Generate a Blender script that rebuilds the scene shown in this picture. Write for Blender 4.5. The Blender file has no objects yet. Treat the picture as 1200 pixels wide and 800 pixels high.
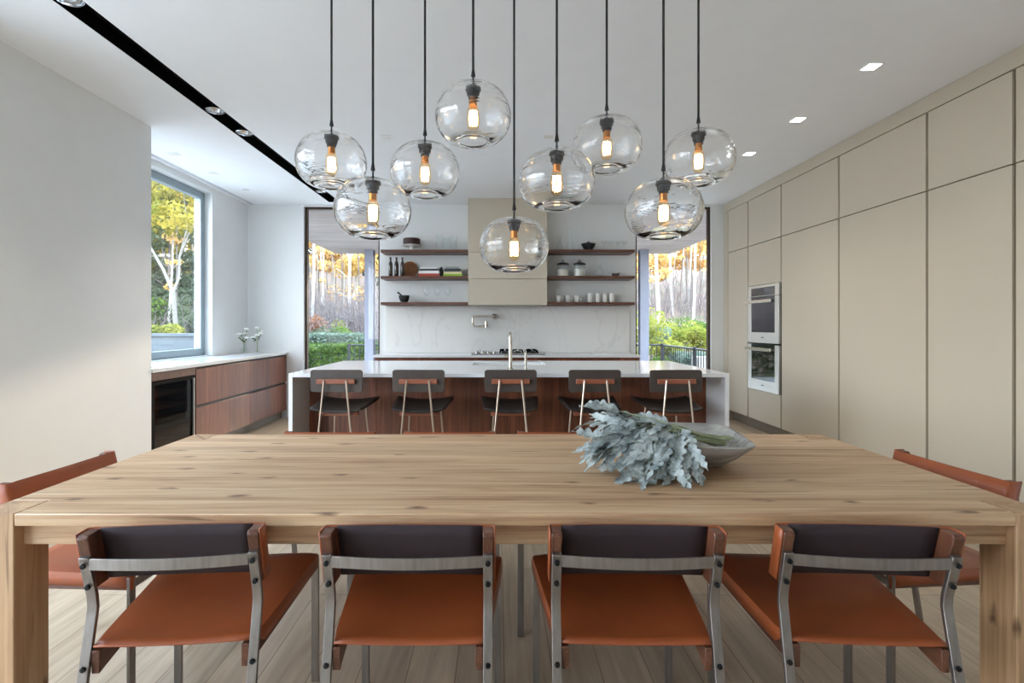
import bpy, bmesh, math, random
from mathutils import Vector, Matrix, noise as mnoise
random.seed(7)
R = math.radians
PI = math.pi
D = bpy.data
SC = bpy.context.scene
COL = SC.collection
CX, CY, F, H = 583.0, 381.0, 590.0, 1.29       # vanishing point, focal length in px (1200 wide), eye height
def X(px, Y): return (px - CX) / F * Y
def Z(py, Y): return H + (CY - py) / F * Y

# ------------------------------------------------------------------ materials
MATS = {}
def newmat(name):
    m = D.materials.new(name); m.use_nodes = True
    nt = m.node_tree; nt.nodes.clear()
    out = nt.nodes.new('ShaderNodeOutputMaterial')
    return m, nt, out
def N(nt, t, **kw):
    n = nt.nodes.new(t)
    for k, v in kw.items(): setattr(n, k, v)
    return n
def L(nt, a, b): nt.links.new(a, b)
def rgb(c): return (c[0], c[1], c[2], 1.0)
def srgb(r, g, b):
    f = lambda v: (v/255/12.92) if v/255 <= .04045 else ((v/255+.055)/1.055)**2.4
    return (f(r), f(g), f(b))
def plain(name, col, rough=.5, metal=0.0, var=.06, vscale=6.0, bump=0.0, bscale=80.0, stretch=(1,1,1), coat=0.0, spec=.5):
    m, nt, out = newmat(name)
    b = N(nt, 'ShaderNodeBsdfPrincipled'); L(nt, b.outputs[0], out.inputs[0])
    tc = N(nt, 'ShaderNodeTexCoord'); mp = N(nt, 'ShaderNodeMapping'); mp.inputs['Scale'].default_value = stretch
    L(nt, tc.outputs['Object'], mp.inputs[0])
    ns = N(nt, 'ShaderNodeTexNoise'); ns.inputs['Scale'].default_value = vscale; ns.inputs['Detail'].default_value = 4
    L(nt, mp.outputs[0], ns.inputs['Vector'])
    cr = N(nt, 'ShaderNodeValToRGB')
    cr.color_ramp.elements[0].position = .3; cr.color_ramp.elements[1].position = .7
    cr.color_ramp.elements[0].color = rgb([c*(1-var) for c in col]); cr.color_ramp.elements[1].color = rgb([min(1, c*(1+var)) for c in col])
    L(nt, ns.outputs[0], cr.inputs[0]); L(nt, cr.outputs[0], b.inputs['Base Color'])
    b.inputs['Roughness'].default_value = rough; b.inputs['Metallic'].default_value = metal
    b.inputs['Coat Weight'].default_value = coat; b.inputs['Specular IOR Level'].default_value = spec
    if bump:
        n2 = N(nt, 'ShaderNodeTexNoise'); n2.inputs['Scale'].default_value = bscale; n2.inputs['Detail'].default_value = 3
        L(nt, mp.outputs[0], n2.inputs['Vector'])
        bp = N(nt, 'ShaderNodeBump'); bp.inputs['Strength'].default_value = bump; bp.inputs['Distance'].default_value = .002
        L(nt, n2.outputs[0], bp.inputs['Height']); L(nt, bp.outputs[0], b.inputs['Normal'])
    MATS[name] = m
    return m
def wood(name, c_dark, c_mid, c_light, axis='X', scale=1.0, rough=.5, plank=None, plank_axis='Y', knots=0.0, plankvar=.12, coat=0.0, lo=.3, hi=.72):
    """grain runs along axis; plank = board width measured along plank_axis"""
    m, nt, out = newmat(name)
    b = N(nt, 'ShaderNodeBsdfPrincipled'); L(nt, b.outputs[0], out.inputs[0])
    tc = N(nt, 'ShaderNodeTexCoord')
    vec = tc.outputs['Object']
    sep = N(nt, 'ShaderNodeSeparateXYZ'); L(nt, vec, sep.inputs[0])
    wn = None
    if plank:
        dv = N(nt, 'ShaderNodeMath', operation='DIVIDE'); dv.inputs[1].default_value = plank
        L(nt, sep.outputs[plank_axis], dv.inputs[0])
        fl = N(nt, 'ShaderNodeMath', operation='FLOOR'); L(nt, dv.outputs[0], fl.inputs[0])
        wn = N(nt, 'ShaderNodeTexWhiteNoise', noise_dimensions='1D'); L(nt, fl.outputs[0], wn.inputs['W'])
        ad = N(nt, 'ShaderNodeVectorMath', operation='MULTIPLY_ADD')
        L(nt, wn.outputs['Color'], ad.inputs[0]); ad.inputs[1].default_value = (7, 7, 7); L(nt, vec, ad.inputs[2])
        vec = ad.outputs[0]
    st = {'X': (.55, 9, 9), 'Y': (9, .55, 9), 'Z': (9, 9, .55)}[axis]
    mp = N(nt, 'ShaderNodeMapping'); mp.inputs['Scale'].default_value = [s*scale for s in st]; L(nt, vec, mp.inputs[0])
    n1 = N(nt, 'ShaderNodeTexNoise'); n1.inputs['Scale'].default_value = 1.6; n1.inputs['Detail'].default_value = 8; n1.inputs['Roughness'].default_value = .62; n1.inputs['Distortion'].default_value = .6
    L(nt, mp.outputs[0], n1.inputs['Vector'])
    mp2 = N(nt, 'ShaderNodeMapping'); mp2.inputs['Scale'].default_value = [s*scale*(5 if s > 1 else 2.5) for s in st]; L(nt, vec, mp2.inputs[0])
    n2 = N(nt, 'ShaderNodeTexNoise'); n2.inputs['Scale'].default_value = 2.0; n2.inputs['Detail'].default_value = 5
    L(nt, mp2.outputs[0], n2.inputs['Vector'])
    mx = N(nt, 'ShaderNodeMix', data_type='FLOAT'); mx.inputs[0].default_value = .38
    L(nt, n1.outputs[0], mx.inputs[2]); L(nt, n2.outputs[0], mx.inputs[3])
    cr = N(nt, 'ShaderNodeValToRGB'); e = cr.color_ramp.elements
    e[0].position = lo; e[0].color = rgb(c_dark); e[1].position = hi; e[1].color = rgb(c_light)
    em = e.new((lo+hi)/2); em.color = rgb(c_mid)
    L(nt, mx.outputs[0], cr.inputs[0])
    colr = cr.outputs[0]
    if wn:
        mr = N(nt, 'ShaderNodeMapRange'); mr.inputs['To Min'].default_value = 1-plankvar; mr.inputs['To Max'].default_value = 1+plankvar*.6
        L(nt, wn.outputs['Value'], mr.inputs[0])
        mm = N(nt, 'ShaderNodeMix', data_type='RGBA', blend_type='MULTIPLY'); mm.inputs[0].default_value = 1
        L(nt, colr, mm.inputs[6]); L(nt, mr.outputs[0], mm.inputs[7]); colr = mm.outputs[2]
    if knots:
        s3 = N(nt, 'ShaderNodeSeparateXYZ'); L(nt, vec, s3.inputs[0])
        oth = [k for k in 'XYZ' if k != axis]
        sm = N(nt, 'ShaderNodeMath', operation='ADD'); L(nt, s3.outputs[oth[0]], sm.inputs[0]); L(nt, s3.outputs[oth[1]], sm.inputs[1])
        cb = N(nt, 'ShaderNodeCombineXYZ'); L(nt, s3.outputs[axis], cb.inputs[0]); L(nt, sm.outputs[0], cb.inputs[1])
        mp3 = N(nt, 'ShaderNodeMapping'); mp3.inputs['Scale'].default_value = (3.8, 12.0, 1); L(nt, cb.outputs[0], mp3.inputs[0])
        dn = N(nt, 'ShaderNodeTexNoise'); dn.inputs['Scale'].default_value = 3.5; L(nt, mp3.outputs[0], dn.inputs['Vector'])
        dm = N(nt, 'ShaderNodeVectorMath', operation='MULTIPLY_ADD'); L(nt, dn.outputs['Color'], dm.inputs[0]); dm.inputs[1].default_value = (.35, .35, .35); L(nt, mp3.outputs[0], dm.inputs[2])
        vo = N(nt, 'ShaderNodeTexVoronoi', voronoi_dimensions='2D'); vo.inputs['Scale'].default_value = 1.0; L(nt, dm.outputs[0], vo.inputs['Vector'])
        kr = N(nt, 'ShaderNodeValToRGB'); k = kr.color_ramp.elements
        k[0].position = .03; k[0].color = (1, 1, 1, 1); k[1].position = .16; k[1].color = (0, 0, 0, 1)
        L(nt, vo.outputs['Distance'], kr.inputs[0])
        sc = N(nt, 'ShaderNodeMath', operation='MULTIPLY'); L(nt, kr.outputs[0], sc.inputs[0])
        gt = N(nt, 'ShaderNodeMath', operation='GREATER_THAN'); gt.inputs[1].default_value = .74
        sx = N(nt, 'ShaderNodeSeparateColor'); L(nt, vo.outputs['Color'], sx.inputs[0]); L(nt, sx.outputs[0], gt.inputs[0])
        L(nt, gt.outputs[0], sc.inputs[1])
        s2 = N(nt, 'ShaderNodeMath', operation='MULTIPLY'); L(nt, sc.outputs[0], s2.inputs[0]); s2.inputs[1].default_value = knots
        mk = N(nt, 'ShaderNodeMix', data_type='RGBA'); L(nt, s2.outputs[0], mk.inputs[0]); L(nt, colr, mk.inputs[6]); mk.inputs[7].default_value = rgb([c_dark[0]*.36, c_dark[1]*.30, c_dark[2]*.26])
        colr = mk.outputs[2]
        # fine dark checks along the grain
        mp4 = N(nt, 'ShaderNodeMapping'); mp4.inputs['Scale'].default_value = (2.4, 48, 1); L(nt, cb.outputs[0], mp4.inputs[0])
        n4 = N(nt, 'ShaderNodeTexNoise', noise_dimensions='2D'); n4.inputs['Scale'].default_value = 1.0; n4.inputs['Detail'].default_value = 3; n4.inputs['Distortion'].default_value = .5; L(nt, mp4.outputs[0], n4.inputs['Vector'])
        r4 = N(nt, 'ShaderNodeValToRGB'); k4 = r4.color_ramp.elements; k4[0].position = .665; k4[0].color = (0, 0, 0, 1); k4[1].position = .74; k4[1].color = (.6, .6, .6, 1); L(nt, n4.outputs[0], r4.inputs[0])
        m4 = N(nt, 'ShaderNodeMix', data_type='RGBA'); L(nt, r4.outputs[0], m4.inputs[0]); L(nt, colr, m4.inputs[6]); m4.inputs[7].default_value = rgb([c*.5 for c in c_dark]); colr = m4.outputs[2]
    L(nt, colr, b.inputs['Base Color'])
    b.inputs['Roughness'].default_value = rough; b.inputs['Coat Weight'].default_value = coat; b.inputs['Coat Roughness'].default_value = .2
    bp = N(nt, 'ShaderNodeBump'); bp.inputs['Strength'].default_value = .12; bp.inputs['Distance'].default_value = .002
    L(nt, n2.outputs[0], bp.inputs['Height']); L(nt, bp.outputs[0], b.inputs['Normal'])
    MATS[name] = m
    return m
def emit(name, col, s):
    m, nt, out = newmat(name); e = N(nt, 'ShaderNodeEmission'); e.inputs[0].default_value = rgb(col); e.inputs[1].default_value = s
    L(nt, e.outputs[0], out.inputs[0]); MATS[name] = m; return m
def thin_glass(name, tint=(1, 1, 1), refl=1.0, base=0.0, rough=0.0):
    """clear pane: transparent with a fresnel reflection"""
    m, nt, out = newmat(name)
    t = N(nt, 'ShaderNodeBsdfTransparent'); t.inputs[0].default_value = rgb(tint)
    g = N(nt, 'ShaderNodeBsdfGlossy'); g.inputs['Roughness'].default_value = rough
    lw = N(nt, 'ShaderNodeLayerWeight'); lw.inputs[0].default_value = .5
    pw = N(nt, 'ShaderNodeMath', operation='POWER'); pw.inputs[1].default_value = 4.0; L(nt, lw.outputs['Facing'], pw.inputs[0])
    mu = N(nt, 'ShaderNodeMath', operation='MULTIPLY_ADD'); mu.inputs[1].default_value = refl; mu.inputs[2].default_value = base; mu.use_clamp = True
    L(nt, pw.outputs[0], mu.inputs[0])
    mx = N(nt, 'ShaderNodeMixShader'); L(nt, mu.outputs[0], mx.inputs[0]); L(nt, t.outputs[0], mx.inputs[1]); L(nt, g.outputs[0], mx.inputs[2])
    L(nt, mx.outputs[0], out.inputs[0]); MATS[name] = m; return m
def real_glass(name):
    m, nt, out = newmat(name)
    g = N(nt, 'ShaderNodeBsdfGlass'); g.inputs['IOR'].default_value = 1.46; g.inputs['Roughness'].default_value = 0.0; g.inputs[0].default_value = (1, 1, 1, 1)
    tc = N(nt, 'ShaderNodeTexCoord'); mp = N(nt, 'ShaderNodeMapping'); mp.inputs['Scale'].default_value = (3.2, 3.2, 13)
    L(nt, tc.outputs['Object'], mp.inputs[0])
    ns = N(nt, 'ShaderNodeTexNoise'); ns.inputs['Scale'].default_value = 1.7; ns.inputs['Detail'].default_value = 1.5; ns.inputs['Distortion'].default_value = 1.2
    L(nt, mp.outputs[0], ns.inputs['Vector'])
    bp = N(nt, 'ShaderNodeBump'); bp.inputs['Strength'].default_value = .45; bp.inputs['Distance'].default_value = .012
    L(nt, ns.outputs[0], bp.inputs['Height']); L(nt, bp.outputs[0], g.inputs['Normal'])
    L(nt, g.outputs[0], out.inputs[0]); MATS[name] = m; return m
def leafmat(name, c1, c2, trans=.45, vscale=.6):
    m, nt, out = newmat(name)
    d = N(nt, 'ShaderNodeBsdfDiffuse'); t = N(nt, 'ShaderNodeBsdfTranslucent'); mx = N(nt, 'ShaderNodeMixShader'); mx.inputs[0].default_value = trans
    tc = N(nt, 'ShaderNodeTexCoord'); ns = N(nt, 'ShaderNodeTexNoise'); ns.inputs['Scale'].default_value = vscale; ns.inputs['Detail'].default_value = 6; ns.inputs['Roughness'].default_value = .75
    L(nt, tc.outputs['Object'], ns.inputs['Vector'])
    cr = N(nt, 'ShaderNodeValToRGB'); e = cr.color_ramp.elements; e[0].position = .38; e[1].position = .62; e[0].color = rgb(c1); e[1].color = rgb(c2)
    L(nt, ns.outputs[0], cr.inputs[0]); L(nt, cr.outputs[0], d.inputs[0]); L(nt, cr.outputs[0], t.inputs[0])
    L(nt, d.outputs[0], mx.inputs[1]); L(nt, t.outputs[0], mx.inputs[2]); L(nt, mx.outputs[0], out.inputs[0])
    MATS[name] = m; return m

plain('wall_paint', srgb(231,232,231), .6, var=.01, bump=.04, bscale=220)
plain('ceiling_paint', srgb(243, 244, 246), .7, var=.01)
plain('lacquer', srgb(200,189,170), .42, var=.012, vscale=2)
plain('lacquer_core', srgb(140,122,98), .55, var=.03)
plain('toekick', srgb(120, 110, 98), .5, var=.05)
plain('quartz', srgb(236, 237, 238), .12, var=.015, vscale=9, coat=.2)
plain('steel', srgb(172, 172, 170), .34, metal=1.0, var=.12, vscale=5, bump=.05, bscale=60, stretch=(30, 30, 1))
plain('brushed_bar', srgb(146,140,136), .38, metal=.9, var=.16, vscale=9, bump=.08, bscale=120, stretch=(8, 8, 1))
plain('nickel', srgb(205, 198, 186), .24, metal=1.0, var=.04)
plain('champagne', srgb(206, 190, 172), .3, metal=1.0, var=.05)
plain('oven_steel', srgb(214, 214, 210), .3, metal=.55, var=.03)
plain('bolt_black', srgb(26, 26, 28), .4, metal=.5)
plain('black_paint', srgb(9, 9, 10), .9, var=.1, spec=.1)
plain('black_matte', srgb(28, 28, 30), .55, var=.1)
plain('black_glass', srgb(10, 10, 12), .05, var=.1, coat=.6)
plain('cord_black', srgb(14, 14, 15), .6)
plain('socket_grey', srgb(52,54,58), .5, metal=.35, var=.2, vscale=30)
plain('brass', srgb(196, 140, 86), .35, metal=.85)
plain('leather', srgb(150,76,39), .42, var=.10, vscale=9, bump=.16, bscale=420)
plain('leather_lining', srgb(46,33,37), .75, var=.1, vscale=40, bump=.2, bscale=600)
plain('stool_leather', srgb(38,31,27), .55, var=.1, vscale=20, bump=.1, bscale=300)
plain('stool_back', srgb(69,59,53), .5, var=.06, vscale=20)
plain('ceramic', srgb(238, 236, 230), .25, var=.01)
plain('bowl_stone', srgb(158,155,148), .8, var=.3, vscale=5, bump=.7, bscale=26, stretch=(2, 9, 9))
plain('chocolate', srgb(58, 34, 28), .6, var=.15, vscale=30)
plain('bottle_brown', srgb(46, 34, 20), .12, var=.1, coat=.6)
plain('iron', srgb(22,28,32), .5, metal=.3)
plain('column_paint', srgb(112, 116, 130), .5, var=.04)
plain('frame_bronze', srgb(62,46,34), .4, metal=.3)
plain('frame_bronze_out', srgb(140, 108, 82), .4, metal=.3)
plain('frame_grey', srgb(146,160,166), .4, metal=.2)
plain('concrete', srgb(84,93,98), .8, var=.12, vscale=2, stretch=(1, 1, 5), bump=.3, bscale=20)
plain('wall_stone', srgb(146, 141, 134), .8, var=.15, vscale=3)
plain('terrace_stone', srgb(186,183,178), .7, var=.1, vscale=1.5)
plain('bark_pale', srgb(166,161,153), .8, var=.22, vscale=6, stretch=(1, 1, 5))
plain('bark_mid', srgb(122, 118, 110), .8, var=.25, vscale=6, stretch=(1, 1, 5))
plain('bark_grey', srgb(104, 96, 90), .85, var=.25, vscale=6)
plain('twig', srgb(104,94,92), .85, var=.2, vscale=.8)
plain('paper_white', srgb(232, 230, 226), .7, var=.03)
plain('book_red', srgb(176, 62, 48), .5); plain('book_dark', srgb(46, 48, 56), .5); plain('book_lime', srgb(140, 186, 40), .5)
plain('book_cream', srgb(226, 214, 170), .5); plain('book_white', srgb(226, 226, 226), .5); plain('book_grey', srgb(150, 156, 152), .5)
plain('flour', srgb(232, 228, 216), .9)
plain('stem_green', srgb(150, 158, 124), .6, var=.15, vscale=30)
plain('petal', srgb(240, 242, 236), .6, var=.03)
plain('chrome', srgb(215, 217, 220), .12, metal=1.0)
plain('cloth', srgb(236, 238, 240), .8, var=.03, bump=.3, bscale=30)
wood('table_oak', srgb(150, 110, 76), srgb(194, 158, 121), srgb(217, 189, 154), 'X', 1.0, .5, plank=.137, plank_axis='Y', knots=.9, plankvar=.10, lo=.33, hi=.66)
wood('table_oak_leg', srgb(140, 102, 69), srgb(182, 146, 109), srgb(206, 175, 138), 'Z', 1.0, .55, knots=.85)
wood('walnut_v', srgb(70, 34, 20), srgb(116, 65, 42), srgb(156, 97, 66), 'Z', 1.3, .38, plank=.11, plank_axis='X', plankvar=.25)
wood('walnut_vy', srgb(84, 44, 30), srgb(124, 72, 52), srgb(156, 100, 74), 'Z', 1.3, .38, plank=.11, plank_axis='Y', plankvar=.22)
wood('walnut_h', srgb(62, 36, 26), srgb(92, 57, 42), srgb(120, 80, 60), 'X', 1.4, .42)
wood('rosewood', srgb(56, 31, 22), srgb(94, 57, 40), srgb(126, 84, 60), 'Z', 2.2, .4)
wood('rosewood_y', srgb(56, 31, 22), srgb(94, 57, 40), srgb(126, 84, 60), 'Y', 2.2, .4)
wood('bar_wood', srgb(120, 66, 46), srgb(150, 88, 63), srgb(172, 108, 80), 'X', 2.0, .4)
wood('board_wood', srgb(96, 56, 26), srgb(146, 92, 48), srgb(172, 116, 66), 'X', 3, .5)
wood('soffit_wood', srgb(120, 110, 107), srgb(152, 142, 139), srgb(178, 168, 162), 'X', .7, .7, plank=.14, plank_axis='Y', plankvar=.10)
thin_glass('window_glass', (.97, .98, .98), .6, .03)
thin_glass('ware_glass', (.975, .985, .985), .7, .03)
thin_glass('bulb_glass', (1.0, .88, .70), .02, .0)
thin_glass('fridge_glass', (.55, .50, .48), .9, .05)
real_glass('globe_glass')
emit('filament', (1.0, .74, .42), 5)
emit('downlight', (1.0, .98, .95), 9)
emit('spot_lens', (1.0, .97, .92), 4)
leafmat('leaf_yellow', srgb(196, 162, 96), srgb(232, 208, 142), .36)
leafmat('leaf_gold', srgb(182, 140, 84), srgb(224, 190, 126), .36)
leafmat('leaf_olive', srgb(96, 100, 44), srgb(178, 158, 74), .36)
leafmat('leaf_green', srgb(52, 76, 36), srgb(112, 132, 62), .36)
leafmat('leaf_dark', srgb(62, 74, 56), srgb(112, 120, 92), .36)
leafmat('leaf_hedge', srgb(48,70,34), srgb(106,128,66), .36, 1.5)
leafmat('leaf_sage', srgb(84, 102, 88), srgb(136, 150, 132), .36, 1.5)
leafmat('leaf_rust', srgb(130, 84, 58), srgb(172, 128, 92), .36)
leafmat('leaf_lime', srgb(98, 114, 48), srgb(168, 160, 76), .36)
leafmat('dusty', srgb(112, 123, 124), srgb(192, 200, 198), .10, 16)
leafmat('leaf_vase', srgb(50, 84, 56), srgb(92, 122, 86), .2, 9)

def special_materials():
    # oak floor: boards run away from the camera
    m, nt, out = newmat('floor_oak'); b = N(nt, 'ShaderNodeBsdfPrincipled'); L(nt, b.outputs[0], out.inputs[0])
    tc = N(nt, 'ShaderNodeTexCoord'); mp = N(nt, 'ShaderNodeMapping'); mp.inputs['Rotation'].default_value = (0, 0, R(90)); L(nt, tc.outputs['Object'], mp.inputs[0])
    br = N(nt, 'ShaderNodeTexBrick'); br.offset = .37; br.inputs['Scale'].default_value = 1.0
    br.inputs['Brick Width'].default_value = 1.9; br.inputs['Row Height'].default_value = .18; br.inputs['Mortar Size'].default_value = .0018; br.inputs['Mortar Smooth'].default_value = .2
    br.inputs['Color1'].default_value = (.92, .92, .92, 1); br.inputs['Color2'].default_value = (1.12, 1.1, 1.08, 1); br.inputs['Mortar'].default_value = (.45, .42, .38, 1)
    L(nt, mp.outputs[0], br.inputs['Vector'])
    m2 = N(nt, 'ShaderNodeMapping'); m2.inputs['Scale'].default_value = (9, .6, 1); L(nt, tc.outputs['Object'], m2.inputs[0])
    ns = N(nt, 'ShaderNodeTexNoise'); ns.inputs['Scale'].default_value = 2.2; ns.inputs['Detail'].default_value = 8; ns.inputs['Roughness'].default_value = .65; ns.inputs['Distortion'].default_value = .5
    L(nt, m2.outputs[0], ns.inputs['Vector'])
    cr = N(nt, 'ShaderNodeValToRGB'); e = cr.color_ramp.elements; e[0].position = .3; e[1].position = .7
    e[0].color = rgb(srgb(156, 138, 116)); e[1].color = rgb(srgb(194, 177, 154)); L(nt, ns.outputs[0], cr.inputs[0])
    mm = N(nt, 'ShaderNodeMix', data_type='RGBA', blend_type='MULTIPLY'); mm.inputs[0].default_value = 1
    L(nt, cr.outputs[0], mm.inputs[6]); L(nt, br.outputs[0], mm.inputs[7]); L(nt, mm.outputs[2], b.inputs['Base Color'])
    b.inputs['Roughness'].default_value = .42
    MATS['floor_oak'] = m
    # veined marble
    m, nt, out = newmat('marble'); b = N(nt, 'ShaderNodeBsdfPrincipled'); L(nt, b.outputs[0], out.inputs[0])
    tc = N(nt, 'ShaderNodeTexCoord'); mp = N(nt, 'ShaderNodeMapping'); mp.inputs['Rotation'].default_value = (0, R(38), 0); mp.inputs['Scale'].default_value = (1, 1, .45); L(nt, tc.outputs['Object'], mp.inputs[0])
    ns = N(nt, 'ShaderNodeTexNoise'); ns.inputs['Scale'].default_value = 1.5; ns.inputs['Detail'].default_value = 7; ns.inputs['Distortion'].default_value = 1.4
    L(nt, mp.outputs[0], ns.inputs['Vector'])
    cr = N(nt, 'ShaderNodeValToRGB'); e = cr.color_ramp.elements
    base = srgb(228, 226, 221); e[0].position = .485; e[0].color = rgb(base); e[1].position = .515; e[1].color = rgb(base)
    v = e.new(.5); v.color = rgb(srgb(220, 217, 212))
    L(nt, ns.outputs[0], cr.inputs[0]); L(nt, cr.outputs[0], b.inputs['Base Color']); b.inputs['Roughness'].default_value = .22
    MATS['marble'] = m
    # woodland ground: leaf litter with patches of green
    m, nt, out = newmat('woodland_ground'); b = N(nt, 'ShaderNodeBsdfPrincipled'); L(nt, b.outputs[0], out.inputs[0])
    tc = N(nt, 'ShaderNodeTexCoord')
    n1 = N(nt, 'ShaderNodeTexNoise'); n1.inputs['Scale'].default_value = 9; n1.inputs['Detail'].default_value = 8; n1.inputs['Roughness'].default_value = .8; L(nt, tc.outputs['Object'], n1.inputs['Vector'])
    c1 = N(nt, 'ShaderNodeValToRGB'); e = c1.color_ramp.elements; e[0].position = .35; e[1].position = .65; e[0].color = rgb(srgb(70, 55, 47)); e[1].color = rgb(srgb(146, 122, 106)); L(nt, n1.outputs[0], c1.inputs[0])
    n2 = N(nt, 'ShaderNodeTexNoise'); n2.inputs['Scale'].default_value = .35; n2.inputs['Detail'].default_value = 3; L(nt, tc.outputs['Object'], n2.inputs['Vector'])
    c2 = N(nt, 'ShaderNodeValToRGB'); e = c2.color_ramp.elements; e[0].position = .54; e[1].position = .72; L(nt, n2.outputs[0], c2.inputs[0])
    mx = N(nt, 'ShaderNodeMix', data_type='RGBA'); L(nt, c2.outputs[0], mx.inputs[0]); L(nt, c1.outputs[0], mx.inputs[6]); mx.inputs[7].default_value = rgb(srgb(84, 90, 58))
    L(nt, mx.outputs[2], b.inputs['Base Color']); b.inputs['Roughness'].default_value = .95
    MATS['woodland_ground'] = m
special_materials()

# ------------------------------------------------------------------ mesh builder
class MB:
    def __init__(s): s.v = []; s.f = []
    def add(s, vs, fs):
        o = len(s.v); s.v += [tuple(p) for p in vs]; s.f += [tuple(i+o for i in f) for f in fs]; return s
    def box(s, x0, x1, y0, y1, z0, z1):
        x0, x1 = min(x0, x1), max(x0, x1); y0, y1 = min(y0, y1), max(y0, y1); z0, z1 = min(z0, z1), max(z0, z1)
        return s.add([(x0,y0,z0),(x1,y0,z0),(x1,y1,z0),(x0,y1,z0),(x0,y0,z1),(x1,y0,z1),(x1,y1,z1),(x0,y1,z1)],
              [(0,3,2,1),(4,5,6,7),(0,1,5,4),(1,2,6,5),(2,3,7,6),(3,0,4,7)])
    def prism(s, poly, axis, a, b):
        """poly: list of 2d points; axis X -> (y,z), Y -> (x,z), Z -> (x,y)"""
        n = len(poly)
        def mk(p, t): return {'X': (t, p[0], p[1]), 'Y': (p[0], t, p[1]), 'Z': (p[0], p[1], t)}[axis]
        vs = [mk(p, a) for p in poly] + [mk(p, b) for p in poly]
        fs = [tuple(range(n))[::-1], tuple(range(n, 2*n))] + [(i, (i+1) % n, n+(i+1) % n, n+i) for i in range(n)]
        return s.add(vs, fs)
    def ribbon(s, path, th, axis, a, b):
        """thick strip following a 2d path, extruded along axis"""
        P = [Vector(p) for p in path]; up, dn = [], []
        for i, p in enumerate(P):
            t = (P[min(i+1, len(P)-1)] - P[max(i-1, 0)]).normalized(); n = Vector((-t.y, t.x))
            up.append(p + n*th/2); dn.append(p - n*th/2)
        n = len(P)
        def mk(p, t): return {'X': (t, p[0], p[1]), 'Y': (p[0], t, p[1]), 'Z': (p[0], p[1], t)}[axis]
        vs = [mk(p, a) for p in up] + [mk(p, a) for p in dn] + [mk(p, b) for p in up] + [mk(p, b) for p in dn]
        fs = []
        for i in range(n-1):
            fs += [(i, i+1, n+i+1, n+i), (2*n+i, 3*n+i, 3*n+i+1, 2*n+i+1), (i, 2*n+i, 2*n+i+1, i+1), (n+i, n+i+1, 3*n+i+1, 3*n+i)]
        fs += [(0, n, 3*n, 2*n), (n-1, 2*n+n-1, 3*n+n-1, n+n-1)]
        return s.add(vs, fs)
    def lathe(s, prof, c=(0, 0, 0), segs=28, closed=False, wob=None):
        """prof: (r,z) pairs; closed joins last to first"""
        vs, fs, n = [], [], len(prof)
        for k in range(segs):
            a = 2*PI*k/segs
            for (r, z) in prof:
                vs.append((c[0]+r*math.cos(a), c[1]+r*math.sin(a), c[2]+z))
        m = n if closed else n-1
        for k in range(segs):
            k2 = (k+1) % segs
            for i in range(m):
                j = (i+1) % n
                fs.append((k*n+i, k2*n+i, k2*n+j, k*n+j))
        if not closed:
            if prof[0][0] > 1e-5: fs.append(tuple(k*n for k in range(segs))[::-1])
            if prof[-1][0] > 1e-5: fs.append(tuple(k*n+n-1 for k in range(segs)))
        return s.add(vs, fs)
    def tube(s, pts, r, segs=10, cap=True):
        P = [Vector(p) for p in pts]; n = len(P)
        rr = r if isinstance(r, (list, tuple)) else [r]*n
        vs, fs = [], []; ref = None
        for i, p in enumerate(P):
            t = (P[min(i+1, n-1)] - P[max(i-1, 0)]).normalized()
            if ref is None: ref = Vector((0, 0, 1)) if abs(t.z) < .9 else Vector((1, 0, 0))
            u = (ref - t*ref.dot(t)).normalized(); w = t.cross(u); ref = u
            for k in range(segs):
                a = 2*PI*k/segs; vs.append(p + (u*math.cos(a) + w*math.sin(a))*rr[i])
        for i in range(n-1):
            for k in range(segs):
                k2 = (k+1) % segs; fs.append((i*segs+k, i*segs+k2, (i+1)*segs+k2, (i+1)*segs+k))
        if cap: fs += [tuple(range(segs))[::-1], tuple((n-1)*segs+k for k in range(segs))]
        return s.add(vs, fs)
    def ball(s, c, r, segs=10, rings=6, sq=(1, 1, 1)):
        prof = [(r*math.sin(PI*i/rings), -r*math.cos(PI*i/rings)) for i in range(rings+1)]
        prof[0] = (0, -r); prof[-1] = (0, r)
        t = MB().lathe(prof, (0, 0, 0), segs)
        return s.add([(c[0]+v[0]*sq[0], c[1]+v[1]*sq[1], c[2]+v[2]*sq[2]) for v in t.v], t.f)
    def build(s, name, mat, parent=None, bevel=0.0, smooth=35, bseg=2):
        me = D.meshes.new(name); vs = [Vector(v) for v in s.v]
        if parent is None:
            lo = [min(v[i] for v in vs) for i in range(3)]; hi = [max(v[i] for v in vs) for i in range(3)]
            org = Vector(((lo[0]+hi[0])/2, (lo[1]+hi[1])/2, lo[2]))
        else:
            org = parent.location.copy(); p = parent.parent
            while p is not None: org += p.location; p = p.parent
        me.from_pydata([v-org for v in vs], [], s.f)
        bm = bmesh.new(); bm.from_mesh(me); bmesh.ops.remove_doubles(bm, verts=bm.verts, dist=1e-6)
        bmesh.ops.recalc_face_normals(bm, faces=bm.faces); bm.to_mesh(me); bm.free()
        me.materials.append(MATS[mat])
        for p in me.polygons: p.use_smooth = True
        me.set_sharp_from_angle(angle=R(smooth))
        o = D.objects.new(name, me); COL.objects.link(o)
        if parent is None: o.location = org
        else: o.parent = parent
        if bevel:
            b = o.modifiers.new('edge', 'BEVEL'); b.width = bevel; b.segments = bseg; b.limit_method = 'ANGLE'; b.angle_limit = R(40)
        return o
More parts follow.
